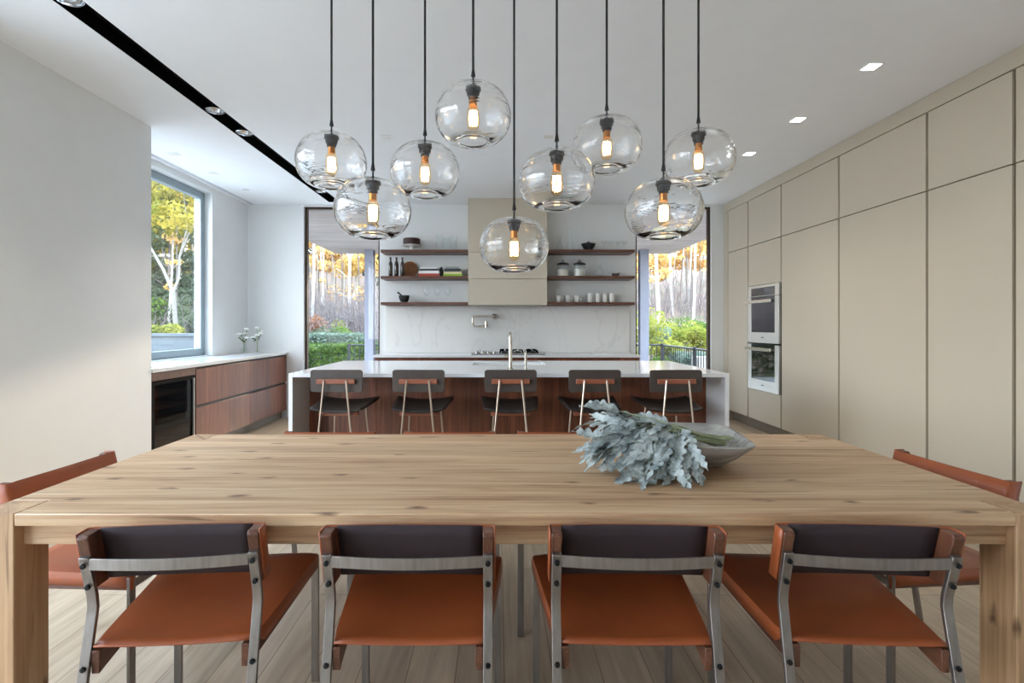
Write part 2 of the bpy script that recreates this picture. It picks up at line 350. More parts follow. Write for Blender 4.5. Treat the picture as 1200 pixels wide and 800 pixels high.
def raw(name, vs, fs, mat, parent=None, smooth=True):
    """mesh without normal recalculation (leaf clouds)"""
    me = D.meshes.new(name); me.from_pydata(vs, [], fs); me.materials.append(MATS[mat])
    if smooth:
        for p in me.polygons: p.use_smooth = True
    o = D.objects.new(name, me); COL.objects.link(o)
    if parent is not None: o.parent = parent
    return o
def tag(o, label, cat, group=None, kind=None):
    o['label'] = label; o['category'] = cat
    if group: o['group'] = group
    if kind: o['kind'] = kind
    return o
def thing(name, loc, label, cat, group=None):
    o = D.objects.new(name, None); COL.objects.link(o); o.location = loc; o.empty_display_size = .1
    return tag(o, label, cat, group)
def struct(name, mb, mat, bevel=0.0, label=None, cat=None, parent=None):
    o = mb.build(name, mat, parent, bevel)
    if parent is None:
        o['kind'] = 'structure'; o['label'] = label or name.replace('_', ' '); o['category'] = cat or name.split('_')[0]
    return o
def copy_tree(o, parent=None):
    c = o.copy(); COL.objects.link(c)
    if parent is not None: c.parent = parent
    for ch in list(o.children): copy_tree(ch, c)
    return c

# ------------------------------------------------------------------ room constants
CZ = 2.98; XL = -2.95; XR = 3.165; YB = 7.05; YW = 4.29; XA = -3.5; YR = -2.2

# ------------------------------------------------------------------ room shell
struct('floor', MB().box(-3.75, 3.8, YR-.15, YB+.12, -.12, 0), 'floor_oak', label='light oak plank floor of the kitchen and dining room')
cl = MB()
zt = CZ+.3
SX0, SX1 = -2.315, -2.16
cl.box(-3.75, -3.46, YW, YB+.12, CZ, zt); cl.box(-3.75, -3.4, YR-.15, YW, CZ, zt); cl.box(-3.4, SX0, YR-.15, YB+.12, CZ, zt)
cl.box(-3.46, -3.40, YW, YB+.12, CZ+.05, zt)
cl.box(SX0, SX1, YR-.15, -1.0, CZ, zt); cl.box(SX0, SX1, 6.92, YB+.12, CZ, zt); cl.box(SX0, SX1, -1.0, 6.92, CZ+.16, zt)
cl.box(SX1, 3.8, YR-.15, YB+.12, CZ, zt)
struct('ceiling', cl, 'ceiling_paint', label='white flat ceiling with a long black lighting slot')
# black liner of the lighting slot
sl = MB(); t = .004
sl.box(SX0+.0005, SX0+t, -1.0, 6.92, CZ+.001, CZ+.155); sl.box(SX1-t, SX1-.0005, -1.0, 6.92, CZ+.001, CZ+.155)
sl.box(SX0+t, SX1-t, -1.0, 6.92, CZ+.09, CZ+.155); sl.box(SX0+t, SX1-t, 6.915, 6.919, CZ+.001, CZ+.09); sl.box(SX0+t, SX1-t, -.999, -.995, CZ+.001, CZ+.09)
struct('trim_1', sl, 'black_paint', label='black recessed lighting slot running along the white ceiling', cat='trim')
# left wall: thick near block, then the recessed window bay
wl = MB(); wl.box(-3.75, XL, 2.75, YW, 0, CZ); wl.box(-3.1, XL, YR, 2.75, 2.80, CZ); wl.box(-3.1, XL, YR, -2.0, 0, 2.80)
struct('wall_left', wl, 'wall_paint', label='plain white wall at the near left')
WZ0, WZ1, WY1 = .925, 2.91, 6.18
wb = MB(); wb.box(-3.72, XA, WY1, YB, 0, CZ); wb.box(-3.72, XA, YW, WY1, 0, WZ0); wb.box(-3.72, XA, YW, WY1, WZ1, CZ)
struct('wall_left_bay', wb, 'wall_paint', label='white recessed bay wall around the left side window')
# back wall, with two full-height openings
BX = [(-2.715, -1.65), (1.935, 3.0)]
bw = MB(); bw.box(-3.72, BX[0][0], YB, YB+.16, 0, CZ); bw.box(BX[0][1], BX[1][0], YB, YB+.16, 0, CZ); bw.box(BX[1][1], 3.8, YB, YB+.16, 0, CZ)
bw.box(BX[0][0], BX[0][1], YB, YB+.16, 2.955, CZ); bw.box(BX[1][0], BX[1][1], YB, YB+.16, 2.955, CZ)
struct('wall_back', bw, 'wall_paint', label='white back wall behind the open shelves')
wr = MB().box(3.775, 3.9, YR, YB, 0, CZ); wr.box(XR+.02, 3.775, YR, 2.12, 0, CZ)
struct('wall_right', wr, 'wall_paint', label='wall behind the tall beige cabinets')
# glazed wall behind the camera
struct('wall_front', MB().box(-3.75, 3.9, YR-.15, YR, 0, CZ), 'wall_paint', label='white wall behind the camera')
def window(n, axis, a0, a1, z0, z1, plane, mat, fw=.05, fd=.07, label='', mull=()):
    g = MB(); f = MB()
    def bx(mb, a, b, c, d, p0, p1):
        if axis == 'Y': mb.box(a, b, p0, p1, c, d)
        else: mb.box(p0, p1, a, b, c, d)
    bx(f, a0, a0+fw, z0, z1, plane, plane+fd); bx(f, a1-fw, a1, z0, z1, plane, plane+fd)
    bx(f, a0+fw, a1-fw, z0, z0+fw, plane, plane+fd); bx(f, a0+fw, a1-fw, z1-fw, z1, plane, plane+fd)
    for mm in mull: bx(f, mm-.03, mm+.03, z0+fw, z1-fw, plane, plane+fd)
    r = D.objects.new('window_%d' % n, None); COL.objects.link(r)
    r.location = ((a0+a1)/2, plane, z0) if axis == 'Y' else (plane, (a0+a1)/2, z0)
    r['kind'] = 'structure'; r['label'] = label; r['category'] = 'window'
    f.build('frame', mat, r, .003)
    bx(g, a0+fw-.004, a1-fw+.004, z0+fw-.004, z1-fw+.004, plane+fd/2-.004, plane+fd/2+.004)
    g.build('pane', 'window_glass', r)
    return r
window(1, 'X', YW-.02, WY1-.001, WZ0, WZ1, -3.66, 'frame_grey', .085, .07, 'grey framed picture window above the low left counter')
window(2, 'Y', BX[0][0]+.001, BX[0][1]-.001, .001, 2.954, YB+.05, 'frame_bronze', .028, .06, 'tall bronze framed window left of the open shelves')
window(3, 'Y', BX[1][0]+.001, BX[1][1]-.001, .001, 2.954, YB+.05, 'frame_bronze', .028, .06, 'tall bronze framed window right of the open shelves')
window(4, 'X', -1.999, 2.749, .001, 2.799, XL-.10, 'frame_bronze', .05, .08, 'wide unseen glazed opening added to the left wall beside the camera for daylight', (.1,))  # out of view, added to bring more daylight into the room
# baseboard strip of the near left wall
struct('baseboard_left', MB().box(XL, XL+.012, 2.76, YW-.002, 0, .08), 'wall_paint', label='low white skirting along the near left wall')

# ------------------------------------------------------------------ tall beige cabinets on the right
seams = [6.92, 6.366, 5.62, 4.669, 3.712, 3.086, 2.15]
ZT, ZM, ZK = 2.858, 2.28, .135
cab_lab = ['narrow beige tall cabinet in the far corner beside the right back window',
           'beige tall cabinet housing the two stacked ovens',
           'beige tall cabinet immediately on the near side of the stacked ovens',
           'beige tall cabinet with a wide flat door, second on the near side of the ovens',
           'beige tall cabinet behind the chair at the right end of the table',
           'beige tall cabinet cut by the right edge of the photo']
OV = [(.51, 1.072), (1.08, 1.77)]
for i in range(6):
    y1, y0 = seams[i], seams[i+1]
    g = .011
    t = thing('tall_cabinet', (3.47, (y0+y1)/2, 0), cab_lab[i], 'cabinet', 'wall of tall beige cabinets')
    bd = MB()
    if i == 1:
        bd.box(XR+.022, XR+.03, y0+.001, y0+.02, ZK, ZT); bd.box(XR+.022, XR+.03, y1-.02, y1-.001, ZK, ZT)
        bd.box(XR+.03, 3.76, y0+.001, y0+.02, ZK, ZT); bd.box(XR+.03, 3.76, y1-.02, y1-.001, ZK, ZT)
        bd.box(XR+.03, 3.76, y0+.02, y1-.02, OV[1][1]+.004, ZT); bd.box(XR+.03, 3.76, y0+.02, y1-.02, ZK, OV[0][0]-.004)
        bd.box(3.72, 3.76, y0+.02, y1-.02, OV[0][0], OV[1][1])
    else:
        bd.box(XR+.022, 3.76, y0+.001, y1-.001, ZK, ZT)
    bd.build('carcass', 'lacquer_core', t)
    MB().box(XR+.075, 3.76, y0+.001, y1-.001, 0, ZK).build('plinth', 'toekick', t)
    def door(z0, z1, nm='door'):
        MB().box(XR, XR+.021, y0+g, y1-g, z0, z1).build(nm, 'lacquer', t, .0025)
    door(ZM+.004, ZT-.003)
    if i == 1:
        door(OV[1][1]+.006, ZM-.004); door(ZK, OV[0][0]-.006, 'drawer')
    else: door(ZK, ZM-.004)
struct('trim_2', MB().box(XR, 3.77, 2.13, YB-.002, ZT+.004, CZ-.001), 'lacquer', .002, 'beige fascia panel between the tall cabinets and the ceiling', 'trim')
struct('trim_3', MB().box(XR, 3.77, 6.925, YB-.002, 0, ZT), 'lacquer', .002, 'beige filler strip in the far right corner', 'trim')

def oven(z0, z1, label, panel):
    y0, y1 = 5.632+.012, 6.354-.012
    t = thing('wall_oven', (3.4, (y0+y1)/2, z0), label, 'oven', 'stacked wall ovens')
    ph = .14 if panel else .012
    MB().box(XR+.012, 3.70, y0+.005, y1-.005, z0+.004, z1-.004).build('body', 'black_matte', t)
    gi = .085
    d = MB(); zt = z1-ph
    d.box(XR-.012, XR+.012, y0, y0+gi, z0, zt); d.box(XR-.012, XR+.012, y1-gi, y1, z0, zt); d.box(XR-.012, XR+.012, y0+gi, y1-gi, z0, z0+.125)
    dr = d.build('door', 'oven_steel', t, .002)
    MB().box(XR-.011, XR+.011, y0+gi, y1-gi, z0+.126, zt-.002).build('glass', 'black_glass', dr)
    # maker's plate on the lower rail: a small dark dash
    MB().box(XR-.0135, XR-.0119, (y0+y1)/2-.028, (y0+y1)/2+.028, z0+.06, z0+.07).build('badge', 'black_matte', dr)
    hb = MB(); hz = zt-.055
    hb.box(XR-.062, XR-.042, y0+.10, y1-.02, hz-.018, hz+.018); hb.box(XR-.043, XR-.012, y0+.13, y0+.155, hz-.01, hz+.01); hb.box(XR-.043, XR-.012, y1-.10, y1-.075, hz-.01, hz+.01)
    hb.build('handle', 'nickel', dr, .003)
    if panel:
        p = MB(); p.box(XR-.010, XR+.012, y0, y1, z1-ph+.006, z1); pp = p.build('control_panel', 'oven_steel', t, .002)
        MB().box(XR-.0115, XR-.0095, y0+gi, y1-gi, z1-ph+.012, z1-.03).build('display', 'black_glass', pp)
oven(*OV[1], 'upper stainless wall oven with a control panel and bar handle', True)
oven(*OV[0], 'lower stainless wall oven, directly beneath the upper one', False)

# ------------------------------------------------------------------ low cabinets under the left window
LZ = .915
t = thing('low_cabinet', (-3.2, 5.97, 0), 'low walnut drawer cabinet under the left window, beside the wine fridge', 'cabinet')
y0, y1, ym = 4.925, 7.04, 6.0
MB().box(-3.48, XL-.022, y0, y1, .11, LZ-.034).build('carcass', 'black_matte', t)
MB().box(-3.48, XL-.07, y0, y1, 0, .11).build('plinth', 'toekick', t)
for (a, b) in ((y0+.003, ym-.002), (ym+.002, y1-.003)):
    for (c, d) in ((.115, .475), (.505, .86)):
        MB().box(XL-.021, XL, a, b, c, d).build('drawer', 'walnut_vy', t, .0015)
ct = MB().box(-3.49, XL+.012, YW+.002, YB-.002, LZ-.032, LZ); tag(ct.build('countertop', 'quartz', None, .002), 'white stone counter slab on the low cabinets under the left window', 'countertop')
t = thing('wine_fridge', (-3.2, 4.6, 0), 'built-in wine fridge with a dark glass door at the near end of the low counter', 'fridge')
a, b = YW+.004, 4.920
fb = MB(); fb.box(-3.48, -3.46, a, b, .1, .80); fb.box(-3.46, XL-.05, a, a+.02, .1, .80); fb.box(-3.46, XL-.05, b-.02, b, .1, .80); fb.box(-3.46, XL-.05, a+.02, b-.02, .1, .13); fb.box(-3.46, XL-.05, a+.02, b-.02, .78, .80)
fb.build('body', 'black_matte', t)
MB().box(-3.46, XL-.06, a, b, 0, .1).build('plinth', 'black_matte', t)
MB().box(-3.46, XL, a, b, .808, LZ-.034).build('top_panel', 'walnut_h', t, .001)
df = MB(); df.box(XL-.045, XL-.004, a, a+.045, .10, .80); df.box(XL-.045, XL-.004, b-.022, b, .10, .80); df.box(XL-.045, XL-.004, a+.045, b-.022, .10, .14); df.box(XL-.045, XL-.004, a+.045, b-.022, .77, .80)
dd = df.build('door', 'black_paint', t, .001)
MB().box(XL-.02, XL-.008, a+.045, b-.022, .14, .77).build('glass', 'fridge_glass', dd)
MB().box(XL-.004, XL+.012, b-.05, b-.03, .12, .78).build('handle', 'steel', dd, .002)
for k in range(5):
    z = .2+k*.115
    s = MB().box(-3.45, XL-.07, a+.03, b-.03, z, z+.012).box(XL-.075, XL-.055, a+.03, b-.03, z-.006, z+.022)
    s.build('shelf', 'walnut_h', t)
# towel on that counter
tv, tf = [], []
nx, ny = 26, 18
for j in range(ny+1):
    for i in range(nx+1):
        u, v = i/nx, j/ny
        e = min(u, 1-u, v, 1-v)
        zz = .004 + .02*min(1, e*8)*(.55+.6*mnoise.noise((u*4, v*3, 1.7)))
        tv.append((-3.36+.34*u+.02*mnoise.noise((v*3, 0, 5)), 4.50+.62*v+.03*mnoise.noise((u*3, 2, 5)), LZ+max(.003, zz)))
for j in range(ny):
    for i in range(nx):
        k = j*(nx+1)+i; tf.append((k, k+1, k+nx+2, k+nx+1))
to = MB().add(tv, tf).build('towel', 'cloth', None, 0, 60)
so = to.modifiers.new('thick', 'SOLIDIFY'); so.thickness = .003; so.offset = 1
tag(to, 'crumpled white cloth on the low counter below the left window', 'towel')

# ------------------------------------------------------------------ back run: cabinets, counter, marble, hood, shelves
CF = 6.40; BZ = .91
t = thing('base_cabinet', (.12, 6.75, 0), 'long walnut base cabinet against the back wall under the cooktop', 'cabinet')
MB().box(-1.57, 1.81, CF+.045, YB-.003, .1, BZ-.03).build('carcass', 'black_matte', t)
MB().box(-1.55, 1.79, CF+.09, YB-.003, 0, .1).build('plinth', 'toekick', t)
for k in range(5):
    xa = -1.57+k*.676
    MB().box(xa+.003, xa+.673, CF+.022, CF+.044, .115, .48).build('drawer', 'walnut_v', t, .0015)
    MB().box(xa+.003, xa+.673, CF+.022, CF+.044, .505, BZ-.034).build('drawer', 'walnut_v', t, .0015)
tag(MB().box(-1.58, 1.82, CF, YB-.002, BZ-.03, BZ).build('countertop', 'quartz', None, .002), 'white stone counter along the back wall under the cooktop', 'countertop')
tag(MB().box(X(452, 7.03), X(738, 7.03), YB-.022, YB-.001, BZ+.001, 1.556).build('backsplash', 'marble', None, .001), 'pale veined marble backsplash slab above the back counter', 'backsplash')
HX0, HX1, HY = -.39, .66, 6.69
t = thing('range_hood', (.135, 6.86, 1.56), 'boxed beige range hood cabinet between the two sets of shelves', 'hood')
MB().box(HX0, HX1, HY+.022, YB-.003, 1.56, CZ-.001).build('carcass', 'lacquer', t)
for (a, b) in ((1.56, 1.905), (1.911, 2.257), (2.263, CZ-.004)):
    MB().box(HX0+.012, HX1, HY, HY+.021, a, b).build('panel', 'lacquer', t, .002)
MB().box(HX0, HX0+.010, HY, HY+.021, 1.56, CZ-.004).build('side_strip', 'lacquer', t, .001)
MB().box(HX0+.1, HX1-.1, HY+.06, YB-.06, 1.545, 1.5595).build('extractor_grille', 'steel', t, .002)
SHZ = [2.305, 1.951, 1.60]
lev = ['top', 'middle', 'bottom']
SY = 6.75
for k, z in enumerate(SHZ):
    th = .037
    for (a, b, sd) in ((-1.567, HX0-.004, 'left'), (HX1+.012, 1.842, 'right')):
        o = MB().box(a, b, SY, YB-.002, z-th, z).build('floating_shelf', 'walnut_h', None, .0015)
        hold = {('top','left'): 'holding the cake stand', ('middle','left'): 'holding bottles and books', ('bottom','left'): 'holding the mortar and wine glasses',
                ('top','right'): 'holding the carafes and the black footed bowl', ('middle','right'): 'holding the canisters', ('bottom','right'): 'holding mugs and white tumblers'}[(lev[k], sd)]
        tag(o, 'walnut floating shelf ' + hold, 'shelf', 'walnut floating shelves')

# cooktop
cy = 6.73
t = thing('cooktop', (.14, cy, BZ), 'gas cooktop with black grates set in the back counter', 'cooktop')
MB().box(-.34, .62, 6.50, 6.98, BZ+.0005, BZ+.014).build('plate', 'steel', t, .003)
MB().box(-.31, -.02, 6.53, 6.95, BZ+.014, BZ+.026).build('griddle', 'steel', t, .004)
for (gx, gy) in ((.10, 6.62), (.10, 6.86), (.27, 6.74), (.46, 6.62), (.46, 6.86)):
    MB().lathe([(0, 0), (.045, 0), (.045, .012), (.03, .02), (0, .02)], (gx, gy, BZ+.014), 18).build('burner', 'black_matte', t)
    gr = MB()
    for k in range(4):
        a = PI/4+k*PI/2; ca, sa = math.cos(a), math.sin(a)
        gr.tube([(gx+ca*.095, gy+sa*.095, BZ+.014), (gx+ca*.085, gy+sa*.085, BZ+.048), (gx+ca*.02, gy+sa*.02, BZ+.052)], .008, 6)
    gr.build('grate', 'black_paint', t)
for k in range(4):
    MB().lathe([(0, 0), (.018, 0), (.016, .028), (0, .028)], (-.27+k*.075, 6.515, BZ+.014), 14).build('knob', 'steel', t)
# pot filler on the marble
yp = 6.94
t = thing('pot_filler', (X(570, 7.0), 7.0, 1.28), 'jointed nickel pot filler tap mounted on the marble above the cooktop', 'tap')
fx = X(578.5, yp); z1 = Z(370.5, yp); z2 = Z(382.5, yp); lx = X(554, yp); ex = X(569.5, yp)
w = MB(); w.box(fx-.012, fx+.012, yp+.02, YB-.022, z1-.04, z1+.04); w.tube([(fx-.02, yp, z1), (fx+.016, yp, z1)], .03, 14)
w.build('wall_mount', 'nickel', t, .002)
MB().tube([(fx-.015, yp, z1), (lx+.03, yp, z1), (lx+.012, yp, z1-.006), (lx, yp, z1-.03), (lx, yp, z2+.03), (lx+.012, yp, z2+.008), (lx+.03, yp, z2), (ex, yp, z2)], .0125, 10).build('arm', 'nickel', t)
MB().tube([(ex, yp, z2-.02), (ex, yp, z2+.075)], .018, 12).tube([(ex, yp, z2+.04), (ex+.03, yp, z2+.04)], .03, 12).build('valve', 'nickel', t)

# ------------------------------------------------------------------ island
IY0, IY1, IP = 3.97, 5.40, 4.33
IX0, IX1 = -1.649, 1.827; IT = .03
sk = (X(553, 4.82), X(640, 4.82), 4.82, 5.20)
t = thing('kitchen_island', ((IX0+IX1)/2, 4.7, 0), 'long walnut kitchen island with a white waterfall worktop, behind the dining table', 'island')
c = MB(); z0, z1 = BZ-IT, BZ
c.box(IX0, IX1, IY0, sk[2], z0, z1); c.box(IX0, IX1, sk[3], IY1, z0, z1); c.box(IX0, sk[0], sk[2], sk[3], z0, z1); c.box(sk[1], IX1, sk[2], sk[3], z0, z1)
c.build('worktop', 'quartz', t, 0)
MB().box(IX0, IX0+.032, IY0, IY1, 0, z0).build('side_panel', 'quartz', t); MB().box(IX1-.032, IX1, IY0, IY1, 0, z0).build('side_panel', 'quartz', t)
MB().box(IX0+.033, sk[0]-.02, IP+.02, IY1-.03, .0, z0-.001).box(sk[1]+.02, IX1-.033, IP+.02, IY1-.03, .0, z0-.001).box(sk[0]-.02, sk[1]+.02, IP+.02, IY1-.03, 0, .66).box(sk[0]-.02, sk[1]+.02, IP+.02, sk[2]-.02, .66, z0-.001).build('carcass', 'black_matte', t)
px_seams = [IX0+.033, X(441, IP), X(518, IP), X(596, IP), X(674, IP), X(752, IP), IX1-.033]
for a, b in zip(px_seams[:-1], px_seams[1:]):
    MB().box(a+.0012, b-.0012, IP, IP+.0195, .0, z0-.002).build('panel', 'walnut_v', t, .001)
for k in range(5):
    xa = IX0+.04+k*.6808
    MB().box(xa, xa+.676, IY1-.029, IY1-.008, .1, z0-.004).build('door', 'walnut_v', t, .001)
b = MB(); w = .012; bz = .68
b.box(sk[0]-w, sk[0], sk[2]-w, sk[3]+w, bz, z0-.0005); b.box(sk[1], sk[1]+w, sk[2]-w, sk[3]+w, bz, z0-.0005); b.box(sk[0], sk[1], sk[2]-w, sk[2], bz, z0-.0005); b.box(sk[0], sk[1], sk[3], sk[3]+w, bz, z0-.0005); b.box(sk[0], sk[1], sk[2], sk[3], bz, bz+.01)
b.build('sink_basin', 'ceramic', t)
# faucet and dispenser standing on the near side of the sink
fy = 4.34; fx = X(598.2, fy); ft = Z(389, fy)
t = thing('faucet', (fx, fy, BZ), 'tall nickel faucet standing on the island worktop', 'faucet')
MB().tube([(fx, fy, BZ+.001), (fx, fy, ft-.06), (fx, fy+.012, ft-.025), (fx, fy+.04, ft-.012), (fx, fy+.32, ft-.03), (fx, fy+.345, ft-.045), (fx, fy+.35, ft-.08)], [.0165]*2+[.0155]+[.0145]*4, 14).build('spout', 'nickel', t)
MB().lathe([(0, .0005), (.027, .0005), (.027, .006), (.02, .012), (0, .012)], (fx, fy, BZ), 20).build('base', 'nickel', t)
MB().tube([(fx-.012, fy, Z(417, fy)), (fx-.05, fy, Z(417, fy))], .014, 12).tube([(fx-.046, fy, Z(417, fy)), (fx-.07, fy, Z(414.5, fy))], .007, 10).build('lever', 'nickel', t)
x2 = X(616, fy)
t = thing('soap_dispenser', (x2, fy, BZ), 'short nickel dispenser post right of the tall faucet', 'dispenser')
MB().tube([(x2, fy, BZ+.001), (x2, fy, Z(413, fy))], .0115, 12).lathe([(0, .0005), (.02, .0005), (.02, .006), (0, .008)], (x2, fy, BZ), 16).build('post', 'nickel', t)
MB().tube([(x2, fy, Z(413, fy)), (x2, fy+.02, Z(411.5, fy)), (x2, fy+.10, Z(412, fy))], .010, 12).build('spout', 'nickel', t)

# ------------------------------------------------------------------ bar stools
def make_stool():
    t = thing('bar_stool', (0, 0, 0), '', 'stool', 'bar stools along the island')
    # backrest with rounded corners
    r = .02; pts = []
    for (cx, cz, a0) in ((.195-r, .957-r, 0), (-.195+r, .957-r, 90), (-.195+r, .79+r, 180), (.195-r, .79+r, 270)):
        for k in range(5):
            a = R(a0+k*22.5); pts.append((cx+r*math.cos(a), cz+r*math.sin(a)))
    MB().prism(pts, 'Y', -.238, -.226).build('backrest', 'stool_back', t, .002)
    MB().box(-.142, .142, -.264, -.2385, .853, .889).build('back_bar', 'bar_wood', t, .003)
    for s in (-1, 1):
        MB().tube([(s*.082, -.271, .880), (s*.167, -.285, 0.001)], .0075, 10).build('leg', 'champagne', t)
        MB().tube([(s*.125, .12, .622), (s*.165, .19, .001)], .0075, 10).build('leg', 'champagne', t)
    # dished leather seat
    v, f = [], []; nu, nv = 14, 10
    for j in range(nv+1):
        for i in range(nu+1):
            u = -1+2*i/nu; q = j/nv
            wv = (.198+.036*q)*(1-.03*max(0, abs(2*q-1)-.8)/.2)
            v.append((u*wv, -.252+.43*q, .648+.026*u*u+.022*q+.01*max(0, q-.7)/.3*(1)))
    for j in range(nv):
        for i in range(nu):
            k = j*(nu+1)+i; f.append((k, k+1, k+nu+2, k+nu+1))
    so = MB().add(v, f).build('seat', 'stool_leather', t, 0, 60)
    m = so.modifiers.new('thick', 'SOLIDIFY'); m.thickness = .014; m.offset = -1
    MB().box(-.15, .15, -.19, -.165, .606, .634).build('seat_support', 'bar_wood', t, .002)
    MB().box(-.15, .15, .105, .13, .622, .648).build('seat_support', 'bar_wood', t, .002)
    MB().box(-.02, .02, -.165, .105, .604, .628).build('seat_beam', 'black_matte', t, .002)
    for s in (-1, 1):
        MB().tube([(s*.1068, -.275, .62), (s*.1068, -.19, .62)], .006, 8).build('bracket', 'champagne', t)
        MB().tube([(s*.141, -.281, .27), (s*.149, .162, .24)], .006, 8).build('stretcher', 'champagne', t)
    MB().tube([(-.149, .160, .24), (.149, .160, .24)], .007, 8).build('footrest', 'champagne', t)
    return t
stool = make_stool()
st_lab = ['bar stool at the left end of the island', 'bar stool second from the left end of the island', 'bar stool in front of the tall island faucet',
          'bar stool directly behind the silvery leaves', 'bar stool at the right end of the island']
for i, px in enumerate((393.5, 490, 598.5, 697.5, 793)):
    o = stool if i == 0 else copy_tree(stool)
    o.location = (X(px, 3.75), 4.0, 0); o['label'] = 'dark leather ' + st_lab[i]

# ------------------------------------------------------------------ dining table
TX0, TX1, TY0, TY1, TZ = -1.472, 1.572, 1.415, 2.452, .76
lw = .112
t = thing('dining_table', ((TX0+TX1)/2, (TY0+TY1)/2, 0), 'large rustic oak dining table with thick square legs', 'table')
e = .0012
a, b, c, d = TX0, TX1, TY0, TY1
poly = [(a+lw+e, c), (b-lw-e, c), (b-lw-e, c+lw+e), (b, c+lw+e), (b, d-lw-e), (b-lw-e, d-lw-e), (b-lw-e, d), (a+lw+e, d), (a+lw+e, d-lw-e), (a, d-lw-e), (a, c+lw+e), (a+lw+e, c+lw+e)]
MB().prism(poly, 'Z', TZ-.035, TZ).build('tabletop', 'table_oak', t, .003)
for (x, y) in ((a, c), (b-lw, c), (a, d-lw), (b-lw, d-lw)):
    MB().box(x, x+lw, y, y+lw, 0, TZ).build('leg', 'table_oak_leg', t, .003)
MB().box(a+lw, b-lw, c+.03, c+.055, TZ-.098, TZ-.0355).build('apron', 'table_oak', t, .001)
MB().box(a+lw, b-lw, d-.055, d-.03, TZ-.098, TZ-.0355).build('apron', 'table_oak', t, .001)
MB().box(a+.03, a+.055, c+lw, d-lw, TZ-.098, TZ-.0355).build('apron', 'table_oak', t, .001)
MB().box(b-.055, b-.03, c+lw, d-lw, TZ-.098, TZ-.0355).build('apron', 'table_oak', t, .001)

